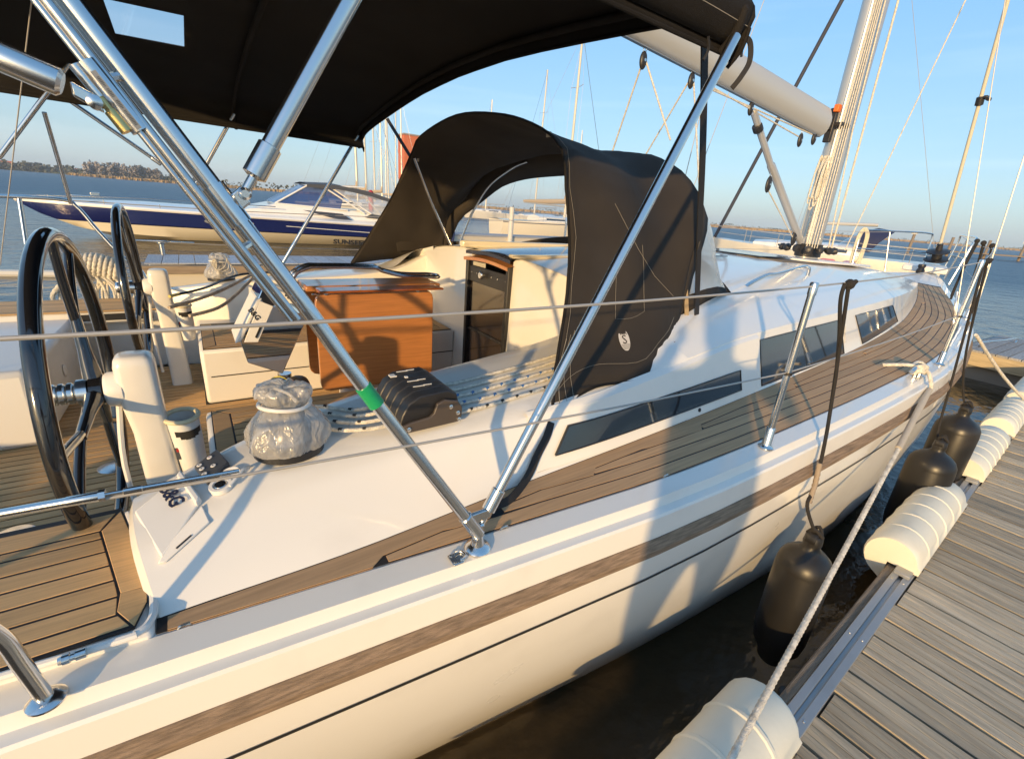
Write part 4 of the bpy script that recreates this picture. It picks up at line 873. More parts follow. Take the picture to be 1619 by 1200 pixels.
# frame tubes
TF, TJ, TA = V(.531, .857, 1.335), V(*(0.055, 0.930, 2.121)), V(*(-0.093, 0.950, 2.362))
def frame_side(F, near):
    end = TA + (TA - TJ) * 1.15; end.z = min(end.z, 2.66)
    TG = V(*(0.265, 0.892, 1.766)); TG2 = V(*(0.154, 0.912, 1.960))
    TB = can(1.335, -.985, -.03); TBf = V(*(0.565, 0.868, 1.392))
    main = MB().tube([F(p) for p in spl([TF, TG, TG2, TJ, TA, end], 4)], .0150, 20).build('frame_tube', STEEL, bim, smooth=60)
    d = (TG - TF).normalized()
    MB().tube([F(p) for p in (TF + d * .0, TF + d * .075, TF + d * .078)], [.0185, .0185, .016], 18).build('sleeve', STEEL, main)
    fore = MB().tube([F(p) for p in (TBf, TBf.lerp(TB, .5), TB)], .0145, 20).build('frame_tube', STEEL, bim, smooth=60)
    db = (TB - TBf).normalized(); MB().tube([F(TBf), F(TBf + db * .06), F(TBf + db * .062)], [.0185, .0185, .0155], 18).build('sleeve', STEEL, fore)
    MB().tube([F(TBf - db * .045), F(TBf)], .009, 12).build('eye_end', STEEL, fore)
    br = TF + d * .055; MB().hexa([F(p) for p in (br + V(0, -.006, -.015), br + V(.062, -.006, -.005), br + V(.062, .006, -.005), br + V(0, .006, -.015), br + V(0, -.006, .02), br + V(.062, -.006, .022), br + V(.062, .006, .022), br + V(0, .006, .02))]).build('bracket', STEEL, main, bevel=.002)
    MB().lathe([(.009, -.010), (.009, .008), (.005, .012)], axis(F(TBf - db * .045), F(V(0, 1, 0)) - F(V(0, 2, 0))), 12).build('bolt', STEEL, fore)
    dk_ = MB().lathe([(.034, -.048), (.036, -.044), (.032, -.038), (.018, -.032), (.013, -.005), (.012, .005)], Matrix.Translation(F(TF)), 22).build('deck_plate', STEEL, main)
    MB().lathe([(.008, -.018), (.008, .018)], axis(F(TF + V(0, 0, -.012)), (1, .4, 0)), 12).build('bolt', STEEL, dk_)
    # side arm up to the middle of the canopy
    TJa = TJ + V(.028, .0, .018); TC = can(.40, -.985, -.03)
    dc = (TC - TJa).normalized(); st = TJa + dc * .085
    arm = MB().tube([F(st), F(TC)], .0145, 20).build('frame_tube', STEEL, bim, smooth=60)
    MB().tube([F(TJa + dc * .03), F(TJa + dc * .034), F(TJa + dc * .088), F(TJa + dc * .09)], [.010, .0185, .0185, .015], 20).build('sleeve', STEEL, arm)
    MB().tube([F(TJa - dc * .004), F(TJa + dc * .035)], .008, 12).build('eye_end', STEEL, arm)
    dj = (TJ - TG2).normalized(); MB().tube([F(TJ - dj * .035), F(TJ + dj * .03)], .0185, 20).build('clamp_collar', STEEL, main)
    MB().hexa([F(p) for p in (TJ + V(.008, -.007, -.02), TJ + V(.036, -.007, .004), TJ + V(.036, .007, .004), TJ + V(.008, .007, -.02), TJ + V(.006, -.007, .014), TJ + V(.024, -.007, .03), TJ + V(.024, .007, .03), TJ + V(.006, .007, .014))]).build('bracket', STEEL, main, bevel=.003)
    MB().lathe([(.010, -.014), (.010, .012), (.006, .017)], axis(F(TJa), F(V(0, 0, 0)) - F(V(0, 1, 0))), 14).build('bolt', STEEL, arm)
    # telescopic slide beside the main tube with its locking carriage
    q0, q1 = V(*(-0.117, 0.930, 2.351)), V(*(0.137, 0.885, 1.931)); e = (q1 - q0).normalized(); q0 = q0 - e * .12
    side = e.cross(V(0, 1, 0)).normalized()
    sl_ = MB().tube([F(q0 + side * .004), F(q1 + side * .004)], .0065, 12)
    sl_.tube([F(q0 - side * .007), F(q1 - side * .007)], .0048, 12); slo = sl_.build('slide', STEELM, bim)
    c0, c1 = V(*(-0.086, 0.922, 2.289)), V(*(-0.039, 0.918, 2.213))
    cr = MB().tube([F(c0), F(c1)], .0125, 16).build('carriage', STEEL, slo)
    if near:
        MB().tube([c0 + V(-.012, 0, -.006), c0.lerp(c1, .45) + V(-.012, 0, -.006)], .0075, 12).build('lock_pin', STEEL, cr)
        a = c0.lerp(c1, .62) + V(-.012, 0, -.008); MB().tube([a - e * .02, a, a, a + e * .028], [.006, .006, .009, .009], 12).build('knurled_knob', mat('brass', (.62, .47, .20), .25, metal=1), cr)
        ce = (c1 - c0).normalized(); nrm = (camo.location - c0).normalized(); yv = nrm.cross(ce)
        pl = MB().add([c0.lerp(c1, t) + nrm * .0128 + yv * w for t, w in ((.12, -.0035), (.95, -.0035), (.95, .0035), (.12, .0035))], [(0, 1, 2, 3)]).build('name_plate', mat('plate', (.30, .29, .27), .4, metal=.6), cr, smooth=0)
        m_ = MB(); r = random.Random(3)
        for k in range(34):
            t = .2 + .7 * k / 34; w = r.uniform(.0012, .0024)
            if k in (7, 14, 15, 22): continue
            m_.add([c0.lerp(c1, t + a_) + nrm * .0131 + yv * b_ for a_, b_ in ((0, -w), (.009, -w * .8), (.012, w), (.003, w))], [(0, 1, 2, 3)])
        m_.build('fine_print', BLACKP, cr, smooth=0, kind='stuff')
    for t in (.32, .62): 
        a = TA.lerp(TJ, t) if t < .5 else TJ.lerp(TG2, .35); b = q0 + e * (a - q0).dot(e); MB().tube([F(a), F(b)], .006, 8).build('bolt', STEEL, slo)
    # aft bow tube meeting the carriage with a fork end
    d0 = V(*(-0.104, 0.900, 2.253)); d1 = (V(*(-0.193, 0.900, 2.285)) if near else d0 + (V(-.558, .92, 2.60) - d0) * .9); dd = (d0 - d1).normalized()
    aft = MB().tube([F(d0 - dd * .07), F(d1 - dd * .4)], .0140, 18).build('frame_tube', STEEL, bim, smooth=60)
    MB().tube([F(d0 - dd * .075), F(d0 - dd * .07), F(d0 - dd * .012), F(d0 - dd * .008)], [.015, .0175, .0175, .013], 18).build('end_cap', STEEL, aft)
    k = V(*(-0.083, 0.905, 2.240)); MB().hexa([F(p) for p in (d0 + V(0, -.005, -.01), k + V(.008, -.005, -.012), k + V(.008, .005, -.012), d0 + V(0, .005, -.01), d0 + V(0, -.005, .008), k + V(.004, -.005, .008), k + V(.004, .005, .008), d0 + V(0, .005, .008))]).build('fork', STEEL, aft, bevel=.003)
    MB().lathe([(.009, -.008), (.009, .008), (.004, .011)], axis(F(k), F(V(0, 0, 0)) - F(V(0, 1, 0))), 12).build('bolt', STEEL, aft)
    return fore
frame_side(lambda p: p, True); frame_side(mir, False)
for x in (.40, 1.335):
    MB().tube([can(x, s, -.022) for s in S], .0140, 12).build('bow_sleeve', CANVAS, bim)
MB().tube([V(-1.0, 4.40, 2.15), V(*(-0.920, 4.400, 2.212)), V(*(-0.450, 4.400, 2.843))], .0145, 12).build('aft_tube', STEEL, bim)
MB().tube([V(*(-0.669, 4.430, 2.493)), V(*(-0.680, 4.660, 1.944))], .0125, 12).build('aft_brace', STEELM, bim)
# green tape on the near tube
a = V(*(0.254, 0.893, 1.784)); b = V(*(0.280, 0.889, 1.740)); MB().tube([a, a.lerp(b, .5), b], [.0172, .0168, .0172], 18).build('tape', GREENT, bim)
# long black webbing strap to the house side
def webbing(name, pts, w, m, par, nrm=(0, -1, 0), th=.0022, seg=6):
    P = spl(pts, seg); rows = []
    for i, p in enumerate(P):
        t = (P[min(i + 1, len(P) - 1)] - P[max(i - 1, 0)]).normalized(); s = t.cross(Vector(nrm)).normalized(); nn_ = s.cross(t).normalized()
        rows.append([p + s * w / 2 + nn_ * th, p - s * w / 2 + nn_ * th, p - s * w / 2 - nn_ * th, p + s * w / 2 - nn_ * th])
    return MB().grid(rows, closed=True, caps=True).build(name, m, par, smooth=30)
webbing('strap_tail', [can(1.375, -.985, -.02), can(1.40, -.975, -.05), can(1.41, -.965, -.11), can(1.39, -.95, -.17), can(1.375, -.94, -.21)], .014, WEB, bim, nrm=(-.5, -.8, 0))
st0, st1 = can(1.345, -.86, -.03), V(*(2.106, 1.399, 1.665))
ws = webbing('hold_down_strap', [st0, st0.lerp(st1, .3) + V(.01, 0, 0), st0.lerp(st1, .6) + V(.004, 0, 0), st1], .034, WEB, bim)
MB().box(st0.lerp(st1, .63), (.008, .012, .05)).build('strap_buckle', BLACKP, ws, bevel=.002)
MB().lathe([(.02, -.012), (.022, .0), (.012, .012)], Matrix.Translation(st1 - V(0, 0, .012)), 14).build('strap_eye', WPLAST, ws)
st0m = mir(can(1.345, -.86, -.03)); webbing('hold_down_strap', [V(*(1.529, 4.350, 2.783)), V(*(1.714, 4.200, 2.454))], .028, WEB, bim)

# ================================================================== THE YACHT: sprayhood
def arcpts(P, n=28): return resample_n(spl(P, 10), n)
def resample_n(P, n):
    L = [0]
    for a, b in zip(P, P[1:]): L.append(L[-1] + (b - a).length)
    out = []; j = 0
    for i in range(n + 1):
        d = L[-1] * i / n
        while j < len(L) - 2 and L[j + 1] < d: j += 1
        out.append(P[j].lerp(P[j + 1], (d - L[j]) / max(1e-9, L[j + 1] - L[j])))
    return out
def foot_on(x, y): return on_coam(x, y)[0] + V(0, 0, .004)
A1 = [foot_on(*(0.9504, 1.1012)), V(1.07, 1.25, 1.61), V(1.20, 1.385, 1.84), V(1.28, 1.50, 2.04), V(1.31, 1.60, 2.26), V(1.37, 1.72, 2.40), V(1.40, 1.95, 2.51), V(1.46, 2.40, 2.615), V(1.45, 2.90, 2.655), V(1.455, 3.45, 2.58), V(1.465, 3.65, 2.475), V(1.44, 4.0, 2.17), V(1.30, 4.18, 1.85), V(1.16, 4.30, 1.585)]
A12 = [foot_on(*(1.1908, 1.1489)), V(1.26, 1.30, 1.66), V(1.36, 1.40, 1.87), V(1.43, 1.50, 2.07), V(1.47, 1.62, 2.28), V(1.55, 1.80, 2.42), V(1.60, 2.1, 2.52), V(1.62, 2.5, 2.60), V(1.61, 2.9, 2.63), V(1.60, 3.45, 2.555), V(1.59, 3.70, 2.43), V(1.55, 4.0, 2.14), V(1.45, 4.19, 1.82), V(1.34, 4.31, 1.60)]
A15 = [foot_on(*(1.4521, 1.1226)), V(1.55, 1.29, 1.68), V(1.60, 1.40, 1.90), V(1.66, 1.50, 2.10), V(1.72, 1.66, 2.30), V(1.80, 1.92, 2.44), V(1.86, 2.35, 2.545), V(1.86, 2.8, 2.585), V(1.83, 3.4, 2.52), V(1.80, 3.75, 2.38), V(1.75, 4.0, 2.1), V(1.66, 4.2, 1.8), V(1.58, 4.32, 1.62)]
A2 = [V(2.0, 1.392, 1.675), V(2.0, 1.47, 1.918), V(2.03, 1.63, 2.16), V(2.10, 1.89, 2.347), V(2.20, 2.32, 2.50), V(2.25, 2.78, 2.555), V(2.20, 3.3, 2.50), V(2.12, 3.65, 2.35), V(2.05, 3.9, 2.16), V(2.02, 4.05, 1.92), V(2.0, 4.13, 1.675)]
A3h = [V(1.964, 1.40, 1.71), V(1.976, 1.42, 1.895), V(2.013, 1.43, 2.044), V(2.12, 1.5, 2.19), V(2.165, 1.58, 2.29), V(2.19, 1.75, 2.41), V(2.23, 2.0, 2.49), V(2.26, 2.35, 2.53)]
A2S = A2
A2h = [V(1.84, 1.315, 1.64), V(1.86, 1.42, 1.91), V(1.92, 1.59, 2.17), V(2.02, 1.86, 2.355), V(2.13, 2.30, 2.505)]
A2 = A2h + [V(2.17, YC, 2.56)] + [mir(p) for p in A2h[::-1]]
A3 = A3h + [V(2.27, YC, 2.545)] + [mir(p) for p in A3h[::-1]]
def fb(y):
    t = (y - YC) / 1.22; x = 3.10 - .52 * abs(t) ** 2.2; yy = YC + 1.22 * t
    a = side_pt(x, hsd(x)); s = (min(yy, 2 * YC - yy) - a.y) / (YC - a.y); return V(x, yy, a.z + (zr(x) - a.z) * (1 - (1 - max(0, s)) ** 2.7) + .006)
FB = [fb(y) for y in arange(1.545, 2 * YC - 1.545, .12)]
NA = 40; R = [arcpts(a, NA) for a in (A1, A12, A15, A2, A3, FB)]
def wrinkle(p, k): return p + V(.004 * math.sin(p.z * 19 + k), .004 * math.sin(p.x * 23 + p.z * 9), .004 * math.sin(p.y * 17 + p.x * 11))
rows = []
for i in range(4):
    for t in [k / 6 for k in range(6 if i < 3 else 7)]:
        g = lambda q: R[min(max(q, 0), 4)]
        def cr(j):
            a, b, c, d = g(i - 1)[j], g(i)[j], g(i + 1)[j], g(i + 2)[j]
            if i == 0: a = b + (b - c) * .9
            if i == 3: d = c + (c - b) * .9
            return .5 * ((2 * b) + (c - a) * t + (2 * a - 5 * b + 4 * c - d) * t * t + (3 * b - a - 3 * c + d) * t ** 3)
        rows.append([wrinkle(cr(j), i) for j in range(NA + 1)])
m_ = MB(); m_.grid(rows)
G = lambda t, j: R[4][j].lerp(R[5][j], t) + V(.05, 0, .03) * math.sin(PI * t)
T0 = lambda j: .04 + .18 * math.sin(PI * j / NA) ** .6
low = [[G(T0(j) * t, j) for j in range(NA + 1)] for t in (0, .5, 1)]; m_.grid(low)
hi = [[G(t, j) for j in range(NA + 1)] for t in (.90, .95, 1)]; m_.grid(hi)
for j0, j1 in ((0, 1), (NA - 1, NA)): m_.grid([[G(t, j) for j in range(j0, j1 + 1)] for t in (.05, .36, .6, .90)])
hood = m_.build('sprayhood', CANVASB, yacht, smooth=80); sd = hood.modifiers.new('thickness', 'SOLIDIFY'); sd.thickness = .005; sd.offset = -1
for j0, j1 in ((1, 14), (14, 26), (26, NA - 1)):
    MB().grid([[G(T0(j) + (.90 - T0(j)) * t, j) for j in range(j0, j1 + 1)] for t in (0, .25, .5, .75, 1)]).build('windscreen_pane', VINYLH if j0 == 1 else VINYL, hood, smooth=80)
m_ = MB(); m_.tube(R[0], .006, 8); m_.tube([r[0] for r in rows[:-1]], .005, 6); m_.tube(R[5], .007, 8); m_.build('hem_piping', CANVAS, hood)
m_ = MB()
off = lambda p: p + V(.0, -.0045, .002)
m_.tube([off(r) for r in rows[1][:20]], .0007, 4); m_.tube([off(r[1]) for r in rows[:19]], .0007, 4)
m_.tube([off(rows[i][j]) for i, j in ((9, 8), (12, 6), (15, 4), (18, 2))], .0007, 4)
m_.tube([off(rows[9][j]) for j in (6, 5, 4, 3)] + [off(rows[i][3]) for i in (10, 11, 12, 13)] + [off(rows[13][j]) for j in (4, 5, 6)], .0007, 4)
for k in range(3): m_.tube([off(rows[1 + k][j]) + V(.004 * math.sin(5 * j + k), 0, 0) for j in (0, 1, 2, 3)], .0008, 4)
m_.build('stitching', STITCH, hood)
webbing('tan_strap', [p + V(.004, -.008, .006) for p in arcpts(A2S, 16)[:9]], .022, TANWEB, hood, nrm=(-.3, -.9, .3), seg=3)
q = arcpts(A2S, 16); webbing('strap_sleeve', [q[2] + V(.0, -.012, 0), q[3] + V(-.01, -.014, 0), q[4] + V(-.01, -.012, 0)], .05, CANVASB, hood, nrm=(-.2, -1, .1))
for F in (lambda p: p, mir):      # hinged bows
    f0 = F(V(2.06, 1.46, 1.70)); a1 = [f0, f0.lerp(F(V(1.48, 1.89, 2.45)), .5) + V(-.01, (.01 if f0.y < YC else .03), .02), F(V(1.48, 1.89, 2.45))]
    MB().tube(spl(a1, 6), .0115, 10).build('bow_tube', STEEL, hood)
    a2 = [f0 + V(.04, 0, .06), F(V(2.17, 1.56, 2.06)), F(V(2.23, 1.74, 2.31)), F(V(2.26, 2.05, 2.455)), F(V(2.27, 2.25, 2.50))]
    MB().tube(spl(a2, 6), .0105, 10).build('bow_tube', STEEL, hood)
    MB().lathe([(.02, -.02), (.02, .0), (.012, .02)], Matrix.Translation(f0), 12).build('hinge', STEEL, hood)
MB().slab([V(*(1.536, 4.220, 1.863)), V(*(1.792, 4.190, 1.864)), V(*(1.797, 4.200, 1.715)), V(*(1.565, 4.240, 1.701))], (0, -.012, 0)).build('pocket', CANVASB, hood, bevel=.004)
MB().lathe([(.012, 0), (.012, .006), (.006, .009)], axis(V(1.435, 1.145, 1.532), (0, -1, .1)), 14).build('press_stud', BLACKP, hood)
for u in ((1.415, 1.860, 2.470), (1.511, 3.580, 2.432)): MB().box(V(*u) + V(-.02, 0, 0), (.008, .03, .022)).build('strap_clip', STITCH, hood, bevel=.002)
# oval maker's emblem on the starboard flap
def hood_pt(u):      # nearest point of the canvas along the sight line to u
    best = min(((V(*u) - p).length, p) for r in rows for p in r[:20]); return best[1]
ec = V(*(1.470, 1.300, 1.662)); cand = sorted(((ec - p).length, i, j) for i, r in enumerate(rows) for j, p in enumerate(r[:14])); _, ei, ej = cand[0]
ei = min(max(ei, 1), len(rows) - 2); ej = min(max(ej, 1), 38)
tx = (rows[ei + 1][ej] - rows[ei - 1][ej]).normalized(); tz = (rows[ei][ej + 1] - rows[ei][ej - 1]).normalized(); nz_ = tx.cross(tz).normalized()
if nz_.y > 0: nz_ = -nz_
ray = (ec - camo.location).normalized(); pc = rows[ei][ej]; ec = camo.location + ray * ((pc - camo.location).dot(nz_) / ray.dot(nz_)) + nz_ * .006
hit = lambda u: camo.location + (V(*u) - camo.location) * ((ec - camo.location).dot(nz_) / (V(*u) - camo.location).dot(nz_))
tz = hit((1.437, 1.300, 1.727)) - hit((1.514, 1.300, 1.589)); kz = tz.length; tx = hit((1.522, 1.300, 1.657)) - hit((1.422, 1.300, 1.658)); kx = tx.length; Mx = Matrix(((tx.x / kx, tz.x / kz, nz_.x, ec.x), (tx.y / kx, tz.y / kz, nz_.y, ec.y), (tx.z / kx, tz.z / kz, nz_.z, ec.z), (0, 0, 0, 1)))
em = MB().add([Mx @ V(.027 * math.cos(a), .052 * math.sin(a), 0) for a in [2 * PI * i / 28 for i in range(28)]], [tuple(range(28))]).build('emblem', mat('grey white print', (.52, .50, .47), .8), hood, smooth=0)
DK = mat('print dark', (.03, .025, .022), .8)
text_mesh('WR', .023, Mx @ Matrix.Translation((0, .029, .001)), 'lettering', DK, em, .0002, bold=.0006)
text_mesh('S', .058, Mx @ Matrix.Translation((0, -.002, .001)), 'sail_mark', DK, em, .0002)
m_ = MB()
for k in range(5):
    w = .024 * math.sqrt(1 - ((.024 + k * .005) / .052) ** 2); m_.add([Mx @ V(a * w, -.024 - k * .005 + b, .0012) for a, b in ((-1, 0), (1, 0), (1, .0016), (-1, .0016))], [(0, 1, 2, 3)])
m_.build('wave_lines', DK, em, smooth=0)
# black strap running from the corner of the hood down to the side deck
webbing('corner_strap', [foot_on(*(0.9433, 1.0981)) + V(0, -.004, 0), foot_on(*(0.9146, 1.0817)) + V(0, -.008, .004), foot_on(*(0.8657, 1.0617)) + V(0, -.008, .004), foot_on(*(0.8116, 1.0359)) + V(0, -.010, .006), V(*(0.702, 0.966, 1.318)), V(*(0.616, 0.968, 1.318))], .026, WEB, hood, nrm=(-.3, -1, .35))

# ================================================================== THE YACHT: mast, boom, rigging
def mast_c(z): return V(6.03 - .035 * (z - 1.9), YC, z)
def oval(c, a, b, n=24): return [c + V(a * math.cos(2 * PI * k / n) * (1 if math.cos(2 * PI * k / n) < 0 else 1), b * math.sin(2 * PI * k / n), 0) for k in range(n)]
mast = MB().grid([oval(mast_c(z), .155, .105) for z in (1.85, 6, 12, 17)], closed=True, caps=True).build('mast', MASTM, yacht, smooth=60)
MB().grid([oval(mast_c(z), .18, .125) for z in (1.88, 2.02)], closed=True, caps=True).build('mast_collar', BLACKP, mast)
m_ = MB()
for a in np.linspace(0, 2 * PI, 14, endpoint=False):
    c = V(6.0 + .24 * math.cos(a), YC + .24 * math.sin(a), 1.96); m_.lathe([(.03, 0), (.042, .03), (.03, .06), (.012, .065)], axis(c, (math.cos(a), math.sin(a), .15)), 10)
m_.build('halyard_block', BLACKP, mast)
MB().box(mast_c(3.2) + V(-.13, 0, 0), (.012, .02, 2.2)).build('sail_track', STEELM, mast)
m_ = MB()
for z in (9, 13):
    for s in (-1, 1): m_.tube([mast_c(z), mast_c(z) + V(-.25, s * 1.1, .05)], .02, 8)
m_.build('spreader', MASTM, mast)
b0, b1 = V(5.56, YC, 3.215), V(1.5, YC, 3.52)
rows_ = [[c + V(.0, .082 * math.cos(a) * (1 if math.sin(a) < .3 else .92), .135 * math.sin(a)) for a in [2 * PI * k / 24 for k in range(24)]] for c in (b0, b0.lerp(b1, .5), b1)]
boom = MB().grid(rows_, closed=True, caps=True).build('boom', BOOMM, mast, smooth=50)
MB().box(b0.lerp(b1, .5) + V(0, 0, -.134), ((b1 - b0).length, .03, .012), Matrix.Rotation(math.atan2(b1.z - b0.z, b0.x - b1.x), 3, 'Y')).build('boom_track', ALU, boom)
m_ = MB(); m_.box((5.66, YC, 3.21), (.16, .05, .10)); m_.box((5.74, YC, 3.21), (.05, .07, .32)); m_.box((5.86, YC, 3.22), (.22, .20, .04)); m_.build('gooseneck', BLACKP, boom, bevel=.008)
MB().box((5.72, YC - .03, 3.36), (.07, .05, .07)).build('reefing_hook', mat('orange plastic', (.75, .16, .02), .5), boom, bevel=.008)
def block(p, name='block', par=None, r=.045, d=(0, 1, 0)):
    b = MB().ball(p, (r * .72, .020, r * 1.3), 12).build(name, BLACKP, par or boom, smooth=70)
    MB().tube(spl([V(*p) + V(-.012, 0, r), V(*p) + V(-.014, 0, r + .035), V(*p) + V(.014, 0, r + .035), V(*p) + V(.012, 0, r)], 4), .004, 8).build('shackle', STEEL, b)
    MB().lathe([(.010, -.022), (.010, .022)], axis(p, d), 10).build('pin', STEEL, b); return b
bl = [V(*(2.847, 2.760, 3.202)), V(*(3.403, 2.760, 3.181)), V(*(4.262, 2.760, 3.129))]
for p in bl: block(p)
for u in ((5.212, 2.760, 3.003), (5.470, 2.760, 3.054)): block(V(*u), r=.05)
m_ = MB()
for a, b in (((3.620, 2.760, 3.190), (5.159, 2.760, 3.029)), ((3.628, 2.760, 3.170), (5.413, 2.760, 3.081))): rope(m_, [V(*a), V(*b)], .007)
m_.build('reef_line', ROPEW, boom)
vg = MB().tube([V(*(4.322, 2.760, 3.109)), V(*(4.786, 2.760, 2.737)), V(*(4.803, 2.760, 2.728)), V(5.78, YC, 2.04)], [.030, .030, .038, .038], 14).build('vang', MASTM, mast)
MB().lathe([(.042, -.03), (.045, -.02), (.045, .02), (.042, .03)], axis(V(*(4.436, 2.760, 2.999)), V(*(5.560, 2.760, 2.049)) - V(*(4.322, 2.760, 3.109))), 14).build('vang_collar', BLACKP, vg)
block(V(*(4.841, 2.760, 2.560)), r=.06, par=vg); block(V(5.62, YC, 2.08), r=.07, par=vg)
m_ = MB()
for q in ((0, 0, 0), (.04, .02, 0)): rope(m_, [V(*(4.852, 2.760, 2.514)) + V(*q), V(5.62, YC, 2.06) + V(*q)], .007)
m_.build('vang_tackle', ROPEW, vg)
# halyards down the mast, coils on the side
m_ = MB(); r = random.Random(8)
for k in range(5):
    a = mast_c(1.98) + V(-.26 + .04 * k, -.09 - .01 * k, 0); rope(m_, [a, mast_c(6) + V(-.19 + .02 * k, -.08, 0), mast_c(14) + V(-.16, -.03, 0)], .006)
a = mast_c(1.98) + V(.16, -.17, 0); rope(m_, [a, mast_c(5) + V(.14, -.125, 0), mast_c(15) + V(.14, -.11, 0)], .011)
a = mast_c(1.98) + V(.04, -.19, 0); rope(m_, [a, mast_c(3.2) + V(-.06, -.14, 0), mast_c(6) + V(-.15, -.10, 0)], .008)
m_.build('halyard', ROPEW, mast)
m_ = MB()
for k in range(9):
    c = mast_c(2.72) + V(-.30 + r.uniform(-.03, .03), -.06 + r.uniform(-.04, .04), 0); h = r.uniform(.16, .30); w = r.uniform(.03, .06)
    rope(m_, spl([c + V(0, 0, .2), c + V(w, r.uniform(-.02, .02), .05), c + V(w * .7, 0, -h), c + V(-w * .5, .01, -h - .03), c + V(-w, 0, 0), c + V(-.01, 0, .19)], 5), .0065)
m_.build('halyard_coil', ROPEW, mast)
def stay(a, b, r=.0045, name='shroud', m=SHROUD): return MB().tube([a, b], r, 8).build(name, m, mast)
top = mast_c(16.6)
for F in (lambda p: p, mir):
    s1 = stay(F(V(5.50, ye(5.5) + .04, zs(5.5) + .05)), F(mast_c(8.9) + V(0, -.12, 0)), .0042)
    s2 = stay(F(V(5.62, ye(5.62) - .075, zs(5.6) + .02)), F(mast_c(9) + V(-.25, -1.1, .05)), .0055)
    for s_, p, t in ((s1, F(V(5.50, ye(5.5) + .04, zs(5.5))), mast_c(8.9)), (s2, F(V(5.62, ye(5.62) - .075, zs(5.6))), F(mast_c(9) + V(-.25, -1.1, 0)))):
        d = (t - p).normalized(); MB().tube([p, p + d * .05, p + d * .055, p + d * .09, p + d * .10, p + d * .22, p + d * .23, p + d * .30], [.016, .016, .006, .006, .011, .011, .007, .006], 12).build('turnbuckle', STEEL, s_)
fs0, fs1 = V(10.55, YC, 1.9), V(5.9, YC, 16.2)
fo = MB().tube([fs0, fs1], .024, 12).build('furled_forestay', mat('furled foil', (.60, .55, .42), .6), mast)
dr = (fs1 - fs0).normalized(); MB().lathe([(.06, -.02), (.17, -.015), (.17, .0), (.07, .01), (.07, .11), (.16, .12), (.16, .135), (.05, .16), (.04, .26)], axis(fs0 - dr * .02, dr), 22).build('furler_drum', BLACKP, fo)
p = fs0.lerp(fs1, .155); MB().lathe([(.03, -.06), (.05, -.05), (.05, .05), (.03, .06)], axis(p, dr), 12).build('halyard_swivel', BLACKP, fo)
MB().box(p + V(.05, -.06, .04), (.22, .05, .04)).build('swivel_arm', BLACKP, fo, bevel=.01)
MB().slab([V(10.15, 2.45, 1.66), V(10.68, 2.62, 1.69), V(10.68, 2.9, 1.69), V(10.15, 3.07, 1.66)], (0, 0, .10)).build('anchor_locker', GELD, yacht, bevel=.02)
m_ = MB(); m_.lathe([(.05, 0), (.06, .05), (.04, .09), (.055, .12), (.05, .15)], Matrix.Translation((10.0, 2.76, 1.64)), 16); m_.build('windlass', BLACKP, yacht)
stay(mast_c(16.8) + V(-.1, 0, 0), V(-2.1, YC - .6, 1.5), .004, 'backstay')
a = V(*(-0.518, 3.600, 2.835)); stay(a + (a - V(*(-0.964, 4.400, 1.903))) * .8, V(*(-1.088, 4.500, 1.533)), .003, 'flag_line')
stay(V(6.35, YC - .25, 1.98), V(6.35, YC - .25, 1.98) + (V(*(6.161, 2.100, 4.234)) - V(6.35, YC - .25, 1.98)) * 2.2, .006, 'spare_halyard', ROPEW)
stay(V(1.5, YC, 3.5), mast_c(16.6), .004, 'topping_lift', ROPEW)
m_ = MB()      # mainsheet parts under the boom
for a, b in ((bl[0], V(*(3.005, 3.110, 2.650))), (bl[0] + V(.03, 0, 0), V(*(2.925, 2.460, 2.685))), (bl[1] + V(-.02, 0, 0), V(*(3.556, 3.260, 2.671))), (bl[1] + V(.03, 0, 0), V(*(3.021, 2.210, 2.371)))): rope(m_, [a, b], .007)
m_.build('mainsheet', ROPEW, boom)

